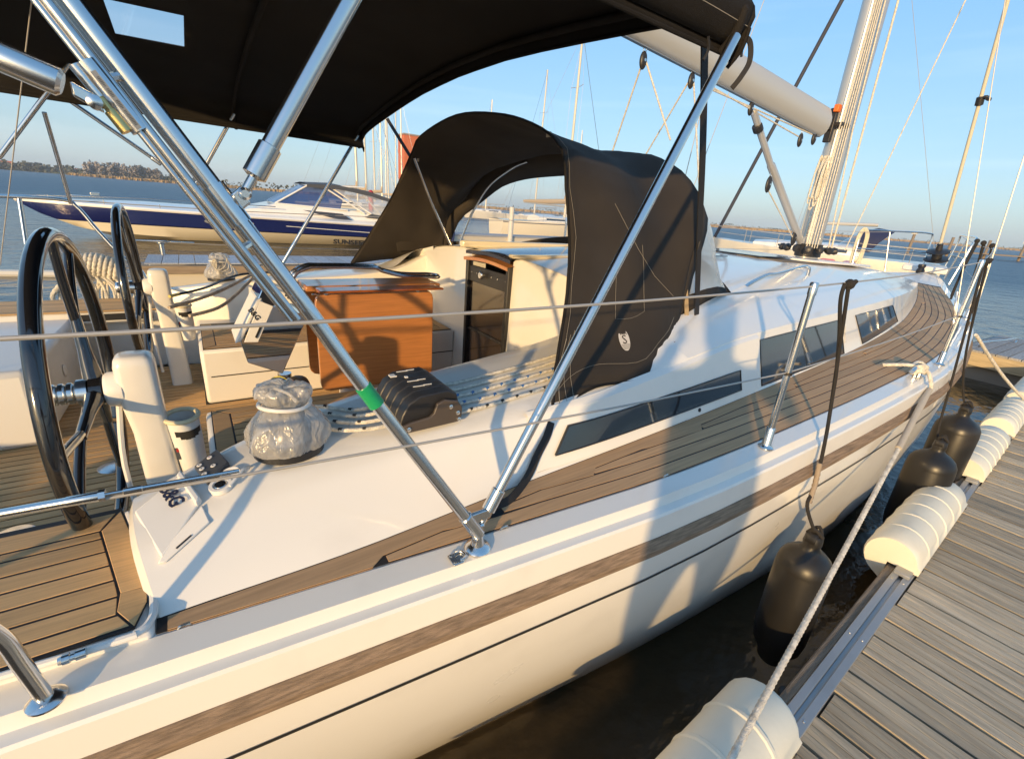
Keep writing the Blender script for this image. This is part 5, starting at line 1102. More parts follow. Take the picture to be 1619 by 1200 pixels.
# ================================================================== LOOSE THINGS on and around the yacht
def crumple_bag(c, label, seed, k=1):
    t = thing('plastic_cover', label, 'plastic cover', c, group='plastic bags over winches')
    r = random.Random(seed); ph = [r.uniform(0, 6) for _ in range(8)]
    prof = [(.122, .004), (.132, .022), (.130, .045), (.118, .075), (.098, .105), (.078, .128), (.066, .140), (.064, .150), (.068, .160), (.076, .172), (.078, .186), (.074, .198), (.055, .205), (.025, .203), (.002, .208)]
    n = 110; rows = []
    for i, (q, h) in enumerate(prof):
        row = []
        for j in range(n):
            a = 2 * PI * j / n; amp = .006 if h < .14 else .004
            w = amp * (math.sin(3 * a + ph[0] + h * 14) * .7 + .5 * math.sin(7 * a + ph[1] - h * 22) + .8 * math.sin(2 * a + ph[3] + h * 6)) * (1.2 if h < .02 else 1) * min(1, q / .03)
            row.append(V(c[0] + k * (q + w) * math.cos(a), c[1] + k * (q + w) * math.sin(a), c[2] + k * (h + .35 * w * (h < .03) + .004 * math.sin(13 * a + ph[4]) * (h > .19) * min(1, q / .03))))
        rows.append(row)
    for row in rows:
        for p in row:
            q = p - V(*c); rad = V(q.x, q.y, 0); rl = max(.001, rad.length)
            d = noise.noise(V(q.x * 26 + seed, q.y * 26, q.z * 15)) * .012 + abs(noise.noise(V(q.x * 60, q.y * 60 + seed, q.z * 40))) * -.007 + noise.noise(V(q.x * 110, q.y * 110, q.z * 80 + seed)) * .002
            f = min(1, rl / .05); p += rad / rl * d * f + V(0, 0, d * .5 * (1 if q.z > .155 * k else .2))
    MB().grid(rows, closed=True).build('film', FILM, t, smooth=180)
    MB().tube([V(c[0] + k * .077 * math.cos(a), c[1] + k * .077 * math.sin(a), c[2] + k * (.147 + .004 * math.sin(2 * a))) for a in [2 * PI * i / 30 for i in range(30)]], .0055, 8, closed=True).build('tie', mat('milky film', (.75, .73, .69), .35), t)
    tw = MB()
    for j in range(5):
        a = r.uniform(0, 6.3); q = V(c[0], c[1], c[2] + k * .2); tw.tube(spl([q + V(math.cos(a) * .01, math.sin(a) * .01, .0), q + V(math.cos(a + .6) * .035, math.sin(a + .6) * .035, .010), q + V(math.cos(a + 1.4) * .06, math.sin(a + 1.4) * .06, .002), q + V(math.cos(a + 1.6) * .072, math.sin(a + 1.6) * .072, -.02)], 5), [.004] * 15 + [.002], 6)
    tw.build('twist', FILM, t)
crumple_bag((.154, 1.295, 1.482), 'crumpled clear plastic bag tied over the winch nearest the camera', 4, .84)
crumple_bag((.154, 2 * YC - 1.295, 1.482), 'clear plastic bag with white string on the far winch near the port rail', 9, .84)
# string on the far winch
m_ = MB(); c = V(.154, 2 * YC - 1.295, 1.60); r = random.Random(2)
for k in range(4): rope(m_, spl([c + V(.05, -.06, .03), c + V(.03 + .02 * k, -.09, -.02 - .02 * k), c + V(-.02, -.095, -.05 - .012 * k), c + V(-.05 + .01 * k, -.08, .0), c + V(-.03, -.07, .03)], 5), .003)
tag(m_.build('string', ROPEW), 'white string looped round the wrapped far winch', 'string')
# sheets and halyards led aft through the clutches
def deck_line(y0, y1, flecks, fm, label):
    P = []
    for x in arange(.63, 2.1, .12):
        t = (x - .63) / 1.4; y = y0 + (y1 - y0) * t; P.append(V(x, y, on_coam(min(x, 1.7), min(y, yin(min(x, 1.7)) - .03))[0].z + .010 + (.012 if x < .7 else 0)))
    o = MB(); rope(o, P, .0070); o = tag(o.build('halyard_tail', ROPEW), label, 'rope', 'lines lying side by side in front of the rope clutch')
    if flecks:
        m_ = MB(); s = 0; Q = resample(P, .012)
        for i in range(0, len(Q) - 2, 5): m_.tube([Q[i] + V(0, -.0016, .0018), Q[i + 1] + V(0, .0012, .0022)], .0062, 6)
        m_.build('fleck', fm, o, kind='stuff')
    return o
for k, (fl, fm, lab) in enumerate(((True, BLACKF, 'white line with black flecks, nearest of the lines in front of the rope clutch'), (True, BLUEF, 'white line with blue flecks lying beside the black flecked one'), (True, BLUEF, 'blue flecked white line in the middle of the lines before the clutch'), (False, None, 'plain white line beyond the blue flecked ones'), (False, None, 'plain white line closest to the cockpit coaming edge'))):
    deck_line(1.215 + .05 * k, 1.25 + .062 * k, fl, fm, lab)
m_ = MB(); fl = MB(); r = random.Random(6)
for k in range(4):
    y = 1.22 + .05 * k; P = spl([V(.45, y, 1.515), V(.36, y + .03, 1.50), V(.27, y + .09 + .01 * k, 1.492), V(.20, 1.47 + .004 * k, 1.478), V(.16, 1.53, 1.45)], 6); rope(m_, P, .0068)
    for i in range(2, len(P) - 2, 4): fl.tube([P[i] + V(0, 0, .002), P[i].lerp(P[i + 1], .6) + V(0, 0, .002)], .0062, 6)
lt = tag(m_.build('line_tails', ROPEW), 'bundle of white line tails dropping into the cockpit behind the clutch', 'rope'); fl.build('fleck', BLACKF, lt, kind='stuff')
# black cable and pinkish lines over the port coaming
m_ = MB(); m_.tube(spl([V(*(-0.151, 3.488, 1.490)), V(*(0.036, 3.689, 1.500)), V(*(0.209, 4.062, 1.510)), V(*(0.368, 4.173, 1.520)), V(*(0.602, 4.228, 1.520))], 6), .008, 8)
cb = tag(m_.build('cable', BLACKP), 'black cable lying across the far white coaming', 'cable'); MB().tube([V(*(-0.157, 3.469, 1.490)), V(*(-0.109, 3.532, 1.492))], .010, 8).build('sleeve', mat('yellow sleeve', (.62, .50, .16), .5), cb)
for k, (q, lab) in enumerate(((((270, 487), (320, 472), (360, 455), (400, 430)), 'upper worn line draped over the far white coaming'), (((300, 500), (345, 488), (372, 468), (405, 436)), 'lower worn line sagging over the far white coaming'))):
    pass
P1 = [V(*(-0.154, 3.159, 1.475)), V(*(-0.010, 3.353, 1.480)), V(*(0.139, 3.611, 1.490)), V(*(0.360, 4.112, 1.510))]; P2 = [V(*(-0.064, 3.019, 1.455)), V(*(0.077, 3.172, 1.460)), V(*(0.201, 3.501, 1.475)), V(*(0.356, 3.990, 1.510))]
for P, lab in ((P1, 'upper of the two worn lines over the far white coaming'), (P2, 'lower sagging worn line over the far white coaming')):
    m_ = MB(); rope(m_, spl([p + V(0, 0, .012) for p in P], 6), .010); tag(m_.build('worn_line', mat('worn tan rope', (.48, .38, .28), .9, vary=.25, vscale=(40, 40, 40), bump=.5, bscale=240)), lab, 'rope', 'worn lines over the far coaming')
# thick coiled warp hung on the port rail
t = thing('rope_coil', 'thick cream mooring warp coiled and hung on the port quarter rail', 'rope', (-.6, 4.62, 1.3))
m_ = MB(); r = random.Random(12); c = V(*(-0.627, 4.620, 1.494))
for k in range(10):
    x = -.13 + .028 * k; a0 = r.uniform(-.1, .1)
    rope(m_, [c + V(x + .02 * math.sin(a), .075 * math.cos(a), .07 * math.sin(a) + .03 * math.sin(k * .4)) for a in [a0 + 2 * PI * i / 20 for i in range(21)]], .017, n=12)
rope(m_, spl([c + V(-.15, 0, -.01), c + V(-.20, .0, -.10), c + V(-.27, -.02, -.2), c + V(-.26, -.05, -.30)], 6), .018)
m_.build('turn', ROPEW, t)
m_ = MB()
for k in range(9):
    x = r.uniform(-.10, .14); w = r.uniform(.05, .14); h = r.uniform(.24, .38)
    rope(m_, spl([c + V(x, -.05, -.05), c + V(x + w * .6, -.07, -h * .5), c + V(x + w * .2, -.06, -h), c + V(x - w, -.04, -h - .015), c + V(x - w * 1.1, .02, -h * .6), c + V(x - .04, .03, -.06)], 6), .0095)
m_.build('hanging_bight', ROPEW, t)
MB()
# rope coil on the bow pulpit
m_ = MB(); c = V(9.2, 2 * YC - 2.08, 2.24); r = random.Random(5)
for k in range(6):
    x = r.uniform(-.05, .05); h = r.uniform(.42, .6)
    rope(m_, spl([c + V(x, 0, .03), c + V(x + .09, -.03, -.1), c + V(x + .06, -.03, -h), c + V(x - .05, .02, -h - .02), c + V(x - .09, .02, -.1), c + V(x - .01, 0, .04)], 6), .016)
tag(m_.build('bow_rope_coil', mat('cream rope', (.70, .62, .45), .85, bump=.5, bscale=200)), 'cream rope coil hung on the bow pulpit', 'rope')

def fender(x, y, z, label, rr, hh, ltop, lcol, via):
    """long black fender hanging upright by a rope"""
    t = thing('boat_fender', label, 'fender', (x, y, z), group='black fenders hanging along the hull')
    prof = [(.001, -hh * .5), (.045, -hh * .495), (.06, -hh * .47), (rr * .62, -hh * .41), (rr * .92, -hh * .33), (rr, -hh * .24), (rr, hh * .28), (rr * .985, hh * .29), (rr * .985, hh * .30), (rr * .96, hh * .335), (rr * .84, hh * .375), (rr * .62, hh * .408), (rr * .40, hh * .428), (.042, hh * .440), (.034, hh * .455), (.038, hh * .48), (.034, hh * .53), (.020, hh * .545), (.005, hh * .548)]
    MB().lathe(prof, Matrix.Translation((x, y, z)), 36).build('body', FEND, t, smooth=60)
    MB().lathe([(.036, -.02), (.040, 0), (.036, .02)], axis((x, y, z + hh * .51), (0, 1, 0)), 16).build('eye', FEND, t)
    m_ = MB(); e = V(x, y, z + hh * .54); P = [e] + [V(*p) for p in via] + [V(*ltop)]; m_.tube(resample(spl(P, 5), .02), .0072, 8)
    m_.tube(spl([e + V(.0, -.03, -.01), e + V(.02, 0, .03), e + V(0, .03, -.01), e + V(-.02, 0, .03), e + V(.0, -.03, .0)], 4), .008, 8)
    m_.tube(spl([V(*ltop) + V(0, 0, -.02), V(*ltop) + V(.02, -.012, .012), V(*ltop) + V(.03, 0, 0), V(*ltop) + V(.02, .012, -.012), V(*ltop) + V(0, .0, .014)], 4), .009, 8); m_.ball(V(*ltop) + V(.008, 0, 0), .020, 8)
    m_.build('lanyard', lcol, t); return t
LT = lambda x: (x, ye(x) - (.040 if x < 3 else .05), flat_z(x) + .645)
f1 = fender(2.10, .60, .53, 'black fender with light brown dust, nearest one to the camera', .112, .72, (2.059, 0.765, 1.975), ROPEB, [(1.990, 0.630, 1.082), (2.046, 0.645, 1.148), (2.073, 0.672, 1.339), (2.148, 0.725, 1.511)])
m_ = MB(); rope(m_, [(2.057, 0.660, 1.254), (2.047, 0.647, 1.163), (2.007, 0.633, 1.090)], .011); o = m_.build('chafe_sleeve', mat('tan sleeve', (.30, .24, .18), .8), f1)
m_ = MB(); P = spl([V(*(2.023, 0.765, 1.980)), V(*(2.024, 0.762, 1.916)), V(*(2.103, 0.757, 1.774)), V(*(2.133, 0.735, 1.617)), V(*(2.148, 0.725, 1.511))], 6); m_.tube(P, .0075, 8); m_.build('doubled_lanyard', ROPEB, f1)
f2 = fender(3.95, .65, .50, 'black fender in the middle of the three along the hull', .132, .80, LT(4.02), ROPEB, [(3.98, .69, .95), (4.02, .74, 1.32)])
f3 = fender(4.55, .70, .62, 'black fender farthest toward the bow, partly behind the middle one', .132, .80, LT(4.15), ROPEB, [(4.53, .74, 1.12), (4.4, .80, 1.45)])
# spare fender lanyards knotted on the guardrail further forward
for k, (x, dx) in enumerate(((6.35, .12), (7.0, .1), (7.5, -.15))):
    a = V(x, ye(x) - .05, flat_z(x) + (.645 if x < 6.2 else .66)); m_ = MB(); m_.tube(spl([a, a + V(dx, -.01, -.3), a + V(dx * 1.3, -.02, -.66)], 5), .012, 8); m_.tube(spl([a + V(.04, 0, 0), a + V(dx + .05, 0, -.35), a + V(dx * 1.5, -.02, -.62)], 5), .012, 8); m_.ball(a, .026, 8)
    tag(m_.build('lanyard', ROPEB), ('black lanyard knotted on the forward guardrail, nearest the second stanchion', 'black lanyard in the middle of those on the forward guardrail', 'black lanyard closest to the bow on the forward guardrail')[k], 'rope', 'black lanyards on the forward guardrail')
# mooring lines
cl = V(3.50, .80, flat_z(3.5) + .012)
m_ = MB(); m_.tube(spl([cl + V(-.12, 0, .03), cl + V(-.06, 0, .045), cl + V(.06, 0, .045), cl + V(.12, 0, .03)], 4), .012, 10); m_.tube([cl + V(-.04, 0, -.01), cl + V(-.04, 0, .045)], .012, 8); m_.tube([cl + V(.04, 0, -.01), cl + V(.04, 0, .045)], .012, 8); m_.build('mooring_cleat', STEEL, yacht)
t = thing('mooring_line', 'thick grey laid mooring line from the side cleat down to the pontoon', 'rope', (2.4, .5, 1))
m_ = MB(); e = V(*(0.990, 0.298, 0.700)); edge = V(3.46, ye(3.46) - .125, flat_z(3.46) - .06)
P = [edge + (e - edge) * s - V(0, 0, .05 * math.sin(PI * s)) for s in [i / 12 for i in range(13)]]
rope(m_, spl([cl + V(0, -.02, .03), cl + V(-.01, -.05, .025), edge + V(.01, .0, .035)] + P, 4), .0110, n=15); m_.build('strand', ROPEG, t)
MB().tube([edge + V(0, .0, .012), edge + (e - edge) * .07, edge + (e - edge) * .24 - V(0, 0, .03)], [.015, .0165, .015], 14).build('chafe_guard', mat('grey chafe cloth', (.42, .38, .32), .9, bump=.4, bscale=90), t)
m_ = MB()
for k in range(4): rope(m_, [cl + V(.055 * math.cos(a) * (1.2 - .1 * k), .030 * math.sin(a), .018 + .012 * k + .01 * math.sin(2 * a)) for a in [2 * PI * i / 16 for i in range(17)]], .011)
rope(m_, spl([cl + V(-.03, .02, .05), cl + V(-.08, .06, .05), cl + V(-.14, .14, .03)], 4), .011); m_.build('cleat_turn', ROPEW, t)
m_ = MB(); a, b = V(5.60, ye(5.6) - .13, 1.42), PO + PX_ * 5.9 + PY_ * .02 + V(0, 0, .06); rope(m_, [a + (b - a) * s - V(0, 0, .04 * math.sin(PI * s)) for s in [i / 8 for i in range(9)]], .014)
tag(m_.build('bow_line', ROPEG), 'thin pale line from the shroud down to the pontoon near the farthest fenders', 'rope')

# cream plastic dock fenders straddling the pontoon edge
def dock_fender(s0, L, label):
    t = thing('dock_fender', label, 'dock fender', tuple(pp(s0, .1, 0)), group='cream dock fenders along the pontoon edge')
    sq = rnd.uniform(-.012, .012)
    def sec(k=1.0):
        out = [(-.010, .012), (-.012, .045)]
        for a in np.linspace(168, -62, 16):
            out.append((.118 + (.132 + sq) * k * math.cos(math.radians(a)), .030 + .130 * k * math.sin(math.radians(a))))
        out += [(.128, -.105), (.124, .012)]
        return out
    rows = []
    for a, k in ((0, .93), (.02, 1.0)): rows.append((a, k))
    nr = 6
    for i in range(1, nr):
        q = L * i / nr; rows += [(q - .012, 1.0), (q - .006, 1.035), (q + .006, 1.035), (q + .012, 1.0)]
    rows += [(L - .02, 1.0), (L, .93)]
    MB().grid([[pp(s0 + a, d, z) for d, z in sec(k)] for a, k in rows], closed=True, caps=True).build('body', DFEND, t, smooth=35)
    m_ = MB()
    for a in (.05, L - .05): m_.lathe([(.010, 0), (.008, .004)], axis(pp(s0 + a, -.0125, .03), -PY_), 10)
    m_.build('bolt', BLACKP, t)
    # bracket end where the rail shows under the fender
    MB().box(pp(s0 - .03, .045, .012), (.07, .07, .02), PR).build('bracket', ALU, t, bevel=.003)
for s0, L, lab in ((-1.10, 1.08, 'cream ribbed dock fender at the bottom of the picture, nearest the camera'), (1.42, 1.13, 'cream ribbed dock fender beside the nearest black fender, in full view'), (3.14, 1.12, 'cream ribbed dock fender just beyond the middle black fender'), (4.62, 1.1, 'cream ribbed dock fender, second farthest along the pontoon edge'), (6.05, 1.5, 'cream ribbed dock fender farthest away, at the head of the pontoon')):
    dock_fender(s0, L, lab)

# head pontoon crossing beyond the bow
hp = thing('cross_pontoon', 'grey timber cross pontoon ahead of the bow', 'pontoon', (12, 1, .3))
base_x = 10.75; k = 0
for i in range(34):
    y = 2.05 - i * .152
    a = V(base_x, y, .49); MB().box((base_x + 1.25, y - .072, .485), (2.5, .14, .03)).build('plank', mat('pale grey dock plank', (.33, .32, .31), .85, vary=.3, vscale=(5, 60, 60), tint=.2, bump=.6, bscale=26, bstretch=(.35, 9, 9)), hp, smooth=0)
MB().box((base_x + .0, -.5, .36), (.05, 5.2, .22)).build('fascia', mat('pale timber', (.45, .36, .22), .8, vary=.2, vscale=(60, 4, 60)), hp)
MB().box((base_x + 1.25, 2.075, .36), (2.5, .05, .22)).build('fascia', TIMBER, hp)
MB().box((base_x + 1.25, -.5, .12), (2.3, 5, .3)).build('float', mat('float concrete', (.25, .24, .22), .9), hp, bevel=.03)
m_ = MB(); m_.tube(spl([V(11.2, 1.9, .5), V(11.2, 1.9, .58), V(11.9, 1.75, .6), V(12.6, 1.7, .58), V(12.6, 1.7, .5)], 5), .012, 8); m_.build('mooring_rail', STEEL, hp)

# ================================================================== NEIGHBOURING BERTHS
# finger pontoon beyond the port side
fp = thing('finger_pontoon', 'pale finger pontoon lying between the yacht and the blue motor yacht', 'pontoon', (4, 13.2, .3))
for i in range(44):
    MB().box((-.9 + .3 * i + .15, 13.25, .475), (.285, 1.5, .03)).build('plank', mat('blue grey dock plank', (.34, .35, .37), .8, vary=.2, vscale=(60, 5, 60), tint=.12), fp, smooth=0)
MB().box((5.7, 12.44, .36), (13.4, .10, .16)).build('fascia', mat('brown timber', (.30, .22, .14), .85, vary=.3, vscale=(3, 60, 60)), fp)
MB().box((5.7, 13.2, .12), (13.2, 1.5, .36)).build('float', mat('pale float', (.62, .54, .40), .8), fp, bevel=.03)
m_ = MB(); m_.lathe([(.05, 0), (.05, .25), (.09, .27), (.09, .30), (.02, .31)], Matrix.Translation((-.6, 13.9, .49)), 12); m_.build('mooring_post', STEELM, fp)
m_ = MB(); m_.tube([(-9, 15.1, .04), (-1.5, 13.8, .04)], .09, 8); tag(m_.build('floating_boom', mat('pale log', (.55, .53, .48), .7)), 'pale floating boom on the water left of the wheels', 'boom')

# ---- motor yacht, blue band
def motor_yacht():
    t = thing('motor_yacht', 'long white motor yacht with a navy blue hull band and grey canvas top', 'motor yacht', (3, 22.5, 0))
    bx = curve([-4.9, -4.2, -3, -1, 2, 5, 9, 11], [0, .55, 1.05, 1.6, 1.95, 2.05, 2.0, 1.95]); yc = 23.6
    def sh(x): return 1.22 - .022 * (x + 4.9) * .8 + .0
    keel = curve([-4.9, -4.2, -3.2, -2.4, -1.5, 11], [1.12, .72, .28, .0, -.25, -.6])
    xs = [-4.9, -4.75, -4.5, -4.2, -3.8] + arange(-3.3, 11, .5)
    def sec(x):
        b = bx(x); s = sh(x); k = keel(x); c = max(k + .06, .16 + .06 * max(0, -x - 1)); 
        return [V(x, yc - b * .98, s), V(x, yc - b, s - .05), V(x, yc - b * .985, s - .10), V(x, yc - b * .96, max(k + .03, s - .57)), V(x, yc - b * .93, max(k + .025, s - .61)), V(x, yc - b * .80, max(k + .02, c)), V(x, yc, k)]
    rows = [sec(x) for x in xs]; F = lambda p: V(p.x, 2 * yc - p.y, p.z)
    m_ = MB(); m_.grid([r[4:] for r in rows]); m_.grid([[F(p) for p in r[4:]] for r in rows], flip=True); m_.build('hull', CREAM, t, smooth=40)
    m_ = MB(); m_.grid([r[2:5] for r in rows]); m_.grid([[F(p) for p in r[2:5]] for r in rows], flip=True); band = m_.build('hull_band', NAVY, t, smooth=40)
    m_ = MB(); m_.grid([r[:3] for r in rows]); m_.grid([[F(p) for p in r[:3]] for r in rows], flip=True)
    deck = [[V(x, yc + bx(x) * .98 * q, sh(x) + (.17 + .02 * max(0, min(x, 5))) * (1 - abs(q) ** 2.2) * min(1, (x + 4.9) / 3.5)) for q in np.linspace(-1, 1, 13)] for x in xs if x < 7.2]; m_.grid(deck)
    m_.build('foredeck', GEL, t, smooth=50)
    for x, y0 in ((.75, 0), (1.9, 0)):
        b = bx(x); z = sh(x) - .31; m_ = MB(); M = axis((x, yc - b * .975 - .012, z), (0, -1, .05)); n = 18
        m_.add([M @ V(.25 * math.cos(a), .085 * math.sin(a), .006) for a in [2 * PI * i / n for i in range(n)]], [tuple(range(n))]); m_.build('porthole', mat('bronze porthole', (.46, .40, .30), .3, metal=.6), band)
    m_ = MB(); q = [(3.2, -.30), (7.2, -.38)]
    rows_ = [[V(x, yc - bx(x) * .985 - .008, sh(x) - .30 - .02 * (x - 3.2) - h) for h in (0, .022)] for x in arange(3.3, 8.5, .5)]; m_.grid(rows_); m_.build('coach_line', GEL, band)
    x = (5.122, 21.750, 0.198)[0]; o = V(x, yc - bx(x + 1) * .945 - .03, (5.122, 21.750, 0.198)[2]); text_mesh('SUNSEEKER', .26, frame(o, (1, .02, -.02), (0, -.1, 1)) @ Matrix.Diagonal((1.45, 1, 1, 1)), 'lettering', mat('dark lettering', (.03, .028, .028), .5), t, .004, align='LEFT', bold=.012)
    # cabin side with a wedge of dark blue glass, canvas top on a frame
    def P(x, s, z): return V(x, yc - s, z if z < 1.3 else 1.3 + (z - 1.3) * 1.5)
    zc = lambda x: sh(x) + .02
    m_ = MB(); m_.slab([P(1.2, 1.55, 1.12), P(8.6, 1.75, 1.05), P(8.6, 1.65, 1.42), P(5.0, 1.5, 1.46), P(3.1, 1.35, 1.50)], (0, 2.9, 0)); m_.build('superstructure', GEL, t, bevel=.05)
    MB().slab([P(4.0, 1.78, 1.38), P(5.6, 1.80, 1.34), P(6.0, 1.82, 1.12), P(5.2, 1.80, 1.16)], (0, .03, 0)).build('side_stripe', mat('slate stripe', (.05, .055, .075), .4), t)
    ws = MB(); ws.grid([[P(3.1, 1.3, 1.50), P(4.4, 1.25, 2.02)], [P(5.6, 1.55, 1.46), P(5.9, 1.35, 2.02)]]); ws.grid([[P(3.1, 1.3, 1.50), P(2.9, 0, 1.56), P(3.1, -1.3, 1.50)], [P(4.4, 1.25, 2.02), P(4.3, 0, 2.06), P(4.4, -1.25, 2.02)]]); ws.build('windscreen', mat('blue glass', (.03, .055, .20), .1, spec=.8, alpha=.85), t)
    m_ = MB()
    for a, b in (((3.05, 1.33, 1.5), (4.4, 1.27, 2.04)), ((4.4, 1.27, 2.04), (6.7, 1.35, 2.1)), ((4.9, 1.35, 2.06), (6.6, 1.68, 1.38)), ((5.2, 1.36, 2.06), (6.9, 1.69, 1.38)), ((3.05, 1.33, 1.5), (5.9, 1.6, 1.44)), ((7.9, 1.5, 1.85), (8.9, 1.7, 1.2)), ((6.6, 1.40, 1.95), (7.4, 1.65, 1.32))): m_.tube([P(*a), P(*b)], .035, 8)
    m_.build('frame', GEL, t)
    m_ = MB(); m_.grid([[P(x, s, z + .06 * (1 - (s / 1.5) ** 2)) for s in (1.5, 1.0, 0, -1.0, -1.5)] for x, z in ((4.3, 2.06), (5.5, 2.10), (7.0, 1.98), (8.2, 1.78))]); m_.grid([[P(4.3, 1.5, 2.06), P(5.5, 1.5, 2.10), P(7.0, 1.5, 1.98), P(8.2, 1.5, 1.78)], [P(4.3, 1.5, 1.98), P(5.5, 1.52, 2.0), P(7.0, 1.54, 1.87), P(8.2, 1.55, 1.66)]])
    m_.grid([[P(6.9, 1.7, 1.38), P(8.9, 1.72, 1.2)], [P(6.6, 1.72, 1.26), P(8.9, 1.74, 1.12)]])
    m_.build('canvas_top', mat('slate canvas', (.07, .075, .085), .8), t)
    MB().grid([[P(5.4, 1.5, 2.0), P(7.0, 1.53, 1.88), P(8.2, 1.55, 1.68)], [P(6.7, 1.68, 1.38), P(7.6, 1.7, 1.32), P(8.8, 1.71, 1.22)]]).build('side_curtain', VINYLH, t)
    m_ = MB(); m_.tube(spl([P(-4.8, .1, 1.28), P(-4.0, .55, 1.33), P(-1, 1.5, 1.42), P(3, 1.8, 1.42)], 6), .018, 6)
    for x in (-3.9, -2.4, -.8, 1.0): m_.tube([P(x, bx(x) * .9, sh(x)), P(x, bx(x) * .9, sh(x) + .15)], .014, 6)
    m_.build('bow_rail', STEELM, t)
    m_ = MB(); m_.box(P(-2.9, .2, 1.36), (.9, .25, .05)); m_.box(P(-2.7, .1, 1.42), (.25, .2, .12)); m_.build('anchor', STEELM, t, bevel=.01)
motor_yacht()

# ---- other sailing boats
def sloop(name, label, loc, rot, L, Bm, fb_, hullm, mastL, cover=None, hood=None, boomlen=.36, furl=None, windows=4, gr='sailing boats in the neighbouring berths', dress=None):
    t = thing(name, label, 'sailboat', (*loc, 0), group=gr, rot=rot, local=True)
    bw = curve([0, .15, .45, .75, .92, 1], [.74, .86, 1, .72, .28, .02]); xs = [i / 16 for i in range(17)]
    def sec(u):
        b = bw(u) * Bm / 2; s = fb_ * (1 + .22 * u * u); x = (u - .5) * L; xw = x - .045 * L * u ** 4
        return [V(x, -b, s), V(x, -b * 1.0, s - .12), V(x * .5 + xw * .5, -b * .95, s * .5), V(xw, -b * .82, 0), V(xw, -b * .3, -.35)]
    rows = [sec(u) for u in xs]; F = lambda p: V(p.x, -p.y, p.z)
    m_ = MB(); m_.grid(rows); m_.grid([[F(p) for p in r] for r in rows], flip=True); m_.grid([rows[0], [F(p) for p in rows[0]]])
    m_.grid([[r[0], V(r[0].x, 0, r[0].z + .06), F(r[0])] for r in rows]); h = m_.build('hull', hullm, t, smooth=40)
    m_ = MB(); m_.grid([[V(r[0].x, r[0].y - .01, r[0].z - .10), V(r[0].x, r[0].y - .012, r[0].z - .17)] for r in rows]); m_.build('stripe', mat('slate band', (.10, .11, .14), .4), h)
    m_ = MB(); m_.grid([[p + V(0, -.01, .02) for p in (r[3], r[3].lerp(r[2], .16))] for r in rows]); m_.build('waterline_band', NAVY, h)
    u0, u1 = .30, .78; cr = []
    for u in [u0 + (u1 - u0) * i / 8 for i in range(9)]:
        b = bw(u) * Bm / 2 * .62; s = fb_ * (1 + .22 * u * u); x = (u - .5) * L; hh = .42 * (1 - .7 * ((u - u0) / (u1 - u0)) ** 2)
        cr.append([V(x, -b, s + .02), V(x, -b * .93, s + hh * .8), V(x, -b * .78, s + hh), V(x, 0, s + hh + .08), V(x, b * .78, s + hh), V(x, b * .93, s + hh * .8), V(x, b, s + .02)])
    ch = MB().grid(cr, caps=True).build('cabin', GEL, t, smooth=40)
    for k in range(windows):
        i = 1 + k * 1.4; a = cr[int(i)]; c = cr[min(8, int(i) + 1)]
        for sg in (1, -1):
            q = [a[0].lerp(a[1], .3), c[0].lerp(c[1], .3), c[0].lerp(c[1], .8), a[0].lerp(a[1], .8)]; q = [p + V(0, -.012, 0) for p in q]
            MB().add([p if sg > 0 else F(p) for p in q], [(0, 1, 2, 3)]).build('window', GLASS, ch, smooth=0)
    mx_ = (.57 - .5) * L; zt = fb_ + .5
    ms = MB().tube([V(mx_, 0, zt), V(mx_ - .01 * mastL, 0, zt + mastL)], [.12, .085], 10).build('mast', mat('ivory mast', (.66, .61, .50), .4, metal=.25), t)
    m_ = MB(); m_.tube([V(mx_, 0, zt + .85), V(mx_ - boomlen * L, 0, zt + .95)], .075, 8); m_.build('boom', BOOMM, t)
    if cover: MB().tube([V(mx_ - .05, 0, zt + 1.9), V(mx_ - .12, 0, zt + 1.25), V(mx_ - boomlen * L * .5, 0, zt + 1.12), V(mx_ - boomlen * L, 0, zt + 1.02)], [.10, .22, .19, .10], 10).build('sail_cover', cover, t)
    m_ = MB()
    for z in (.42, .72):
        for sg in (-1, 1): m_.tube([V(mx_, 0, zt + mastL * z), V(mx_ - .15, sg * .85, zt + mastL * z + .05)], .022, 6)
    m_.build('spreader', MASTM, ms)
    m_ = MB()
    for sg in (-1, 1):
        b = bw(.55) * Bm / 2 * .95; m_.tube([V(mx_ - .1, sg * b, fb_), V(mx_ - .15, sg * .85, zt + mastL * .42), V(mx_ - .15, sg * .8, zt + mastL * .72), V(mx_, 0, zt + mastL)], .009, 5); m_.tube([V(mx_ + .3, sg * b, fb_), V(mx_, 0, zt + mastL * .42)], .008, 5)
    m_.tube([V(-L / 2 + .1, 0, fb_), V(mx_, 0, zt + mastL)], .009, 5)
    m_.build('standing_rigging', RAILG, ms)
    fr = MB().tube([V(L * .49, 0, fb_ * 1.25), V(mx_, 0, zt + mastL * .96)], .085 if furl else .02, 8).build('forestay', furl or STEELM, ms)
    m_ = MB()
    for u in (.12, .3, .48, .66, .82):
        b = bw(u) * Bm / 2 * .96; s = fb_ * (1 + .22 * u * u)
        for sg in (-1, 1): m_.tube([V((u - .5) * L, sg * b, s), V((u - .5) * L, sg * b, s + .6)], .014, 6)
    for hgt in (.32, .6):
        for sg in (-1, 1): m_.tube([V((u - .5) * L, sg * bw(u) * Bm / 2 * .96, fb_ * (1 + .22 * u * u) + hgt) for u in (.02, .12, .3, .48, .66, .82, .97)], .007, 5)
    for u, sg in ((.985, 1),): m_.tube(spl([V(L * .40, -Bm * .17, fb_ * 1.18 + .6), V(L * .5, -.12, fb_ * 1.2 + .62), V(L * .5, .12, fb_ * 1.2 + .62), V(L * .40, Bm * .17, fb_ * 1.18 + .6)], 5), .016, 6)
    m_.build('guardrail', RAILG, t)
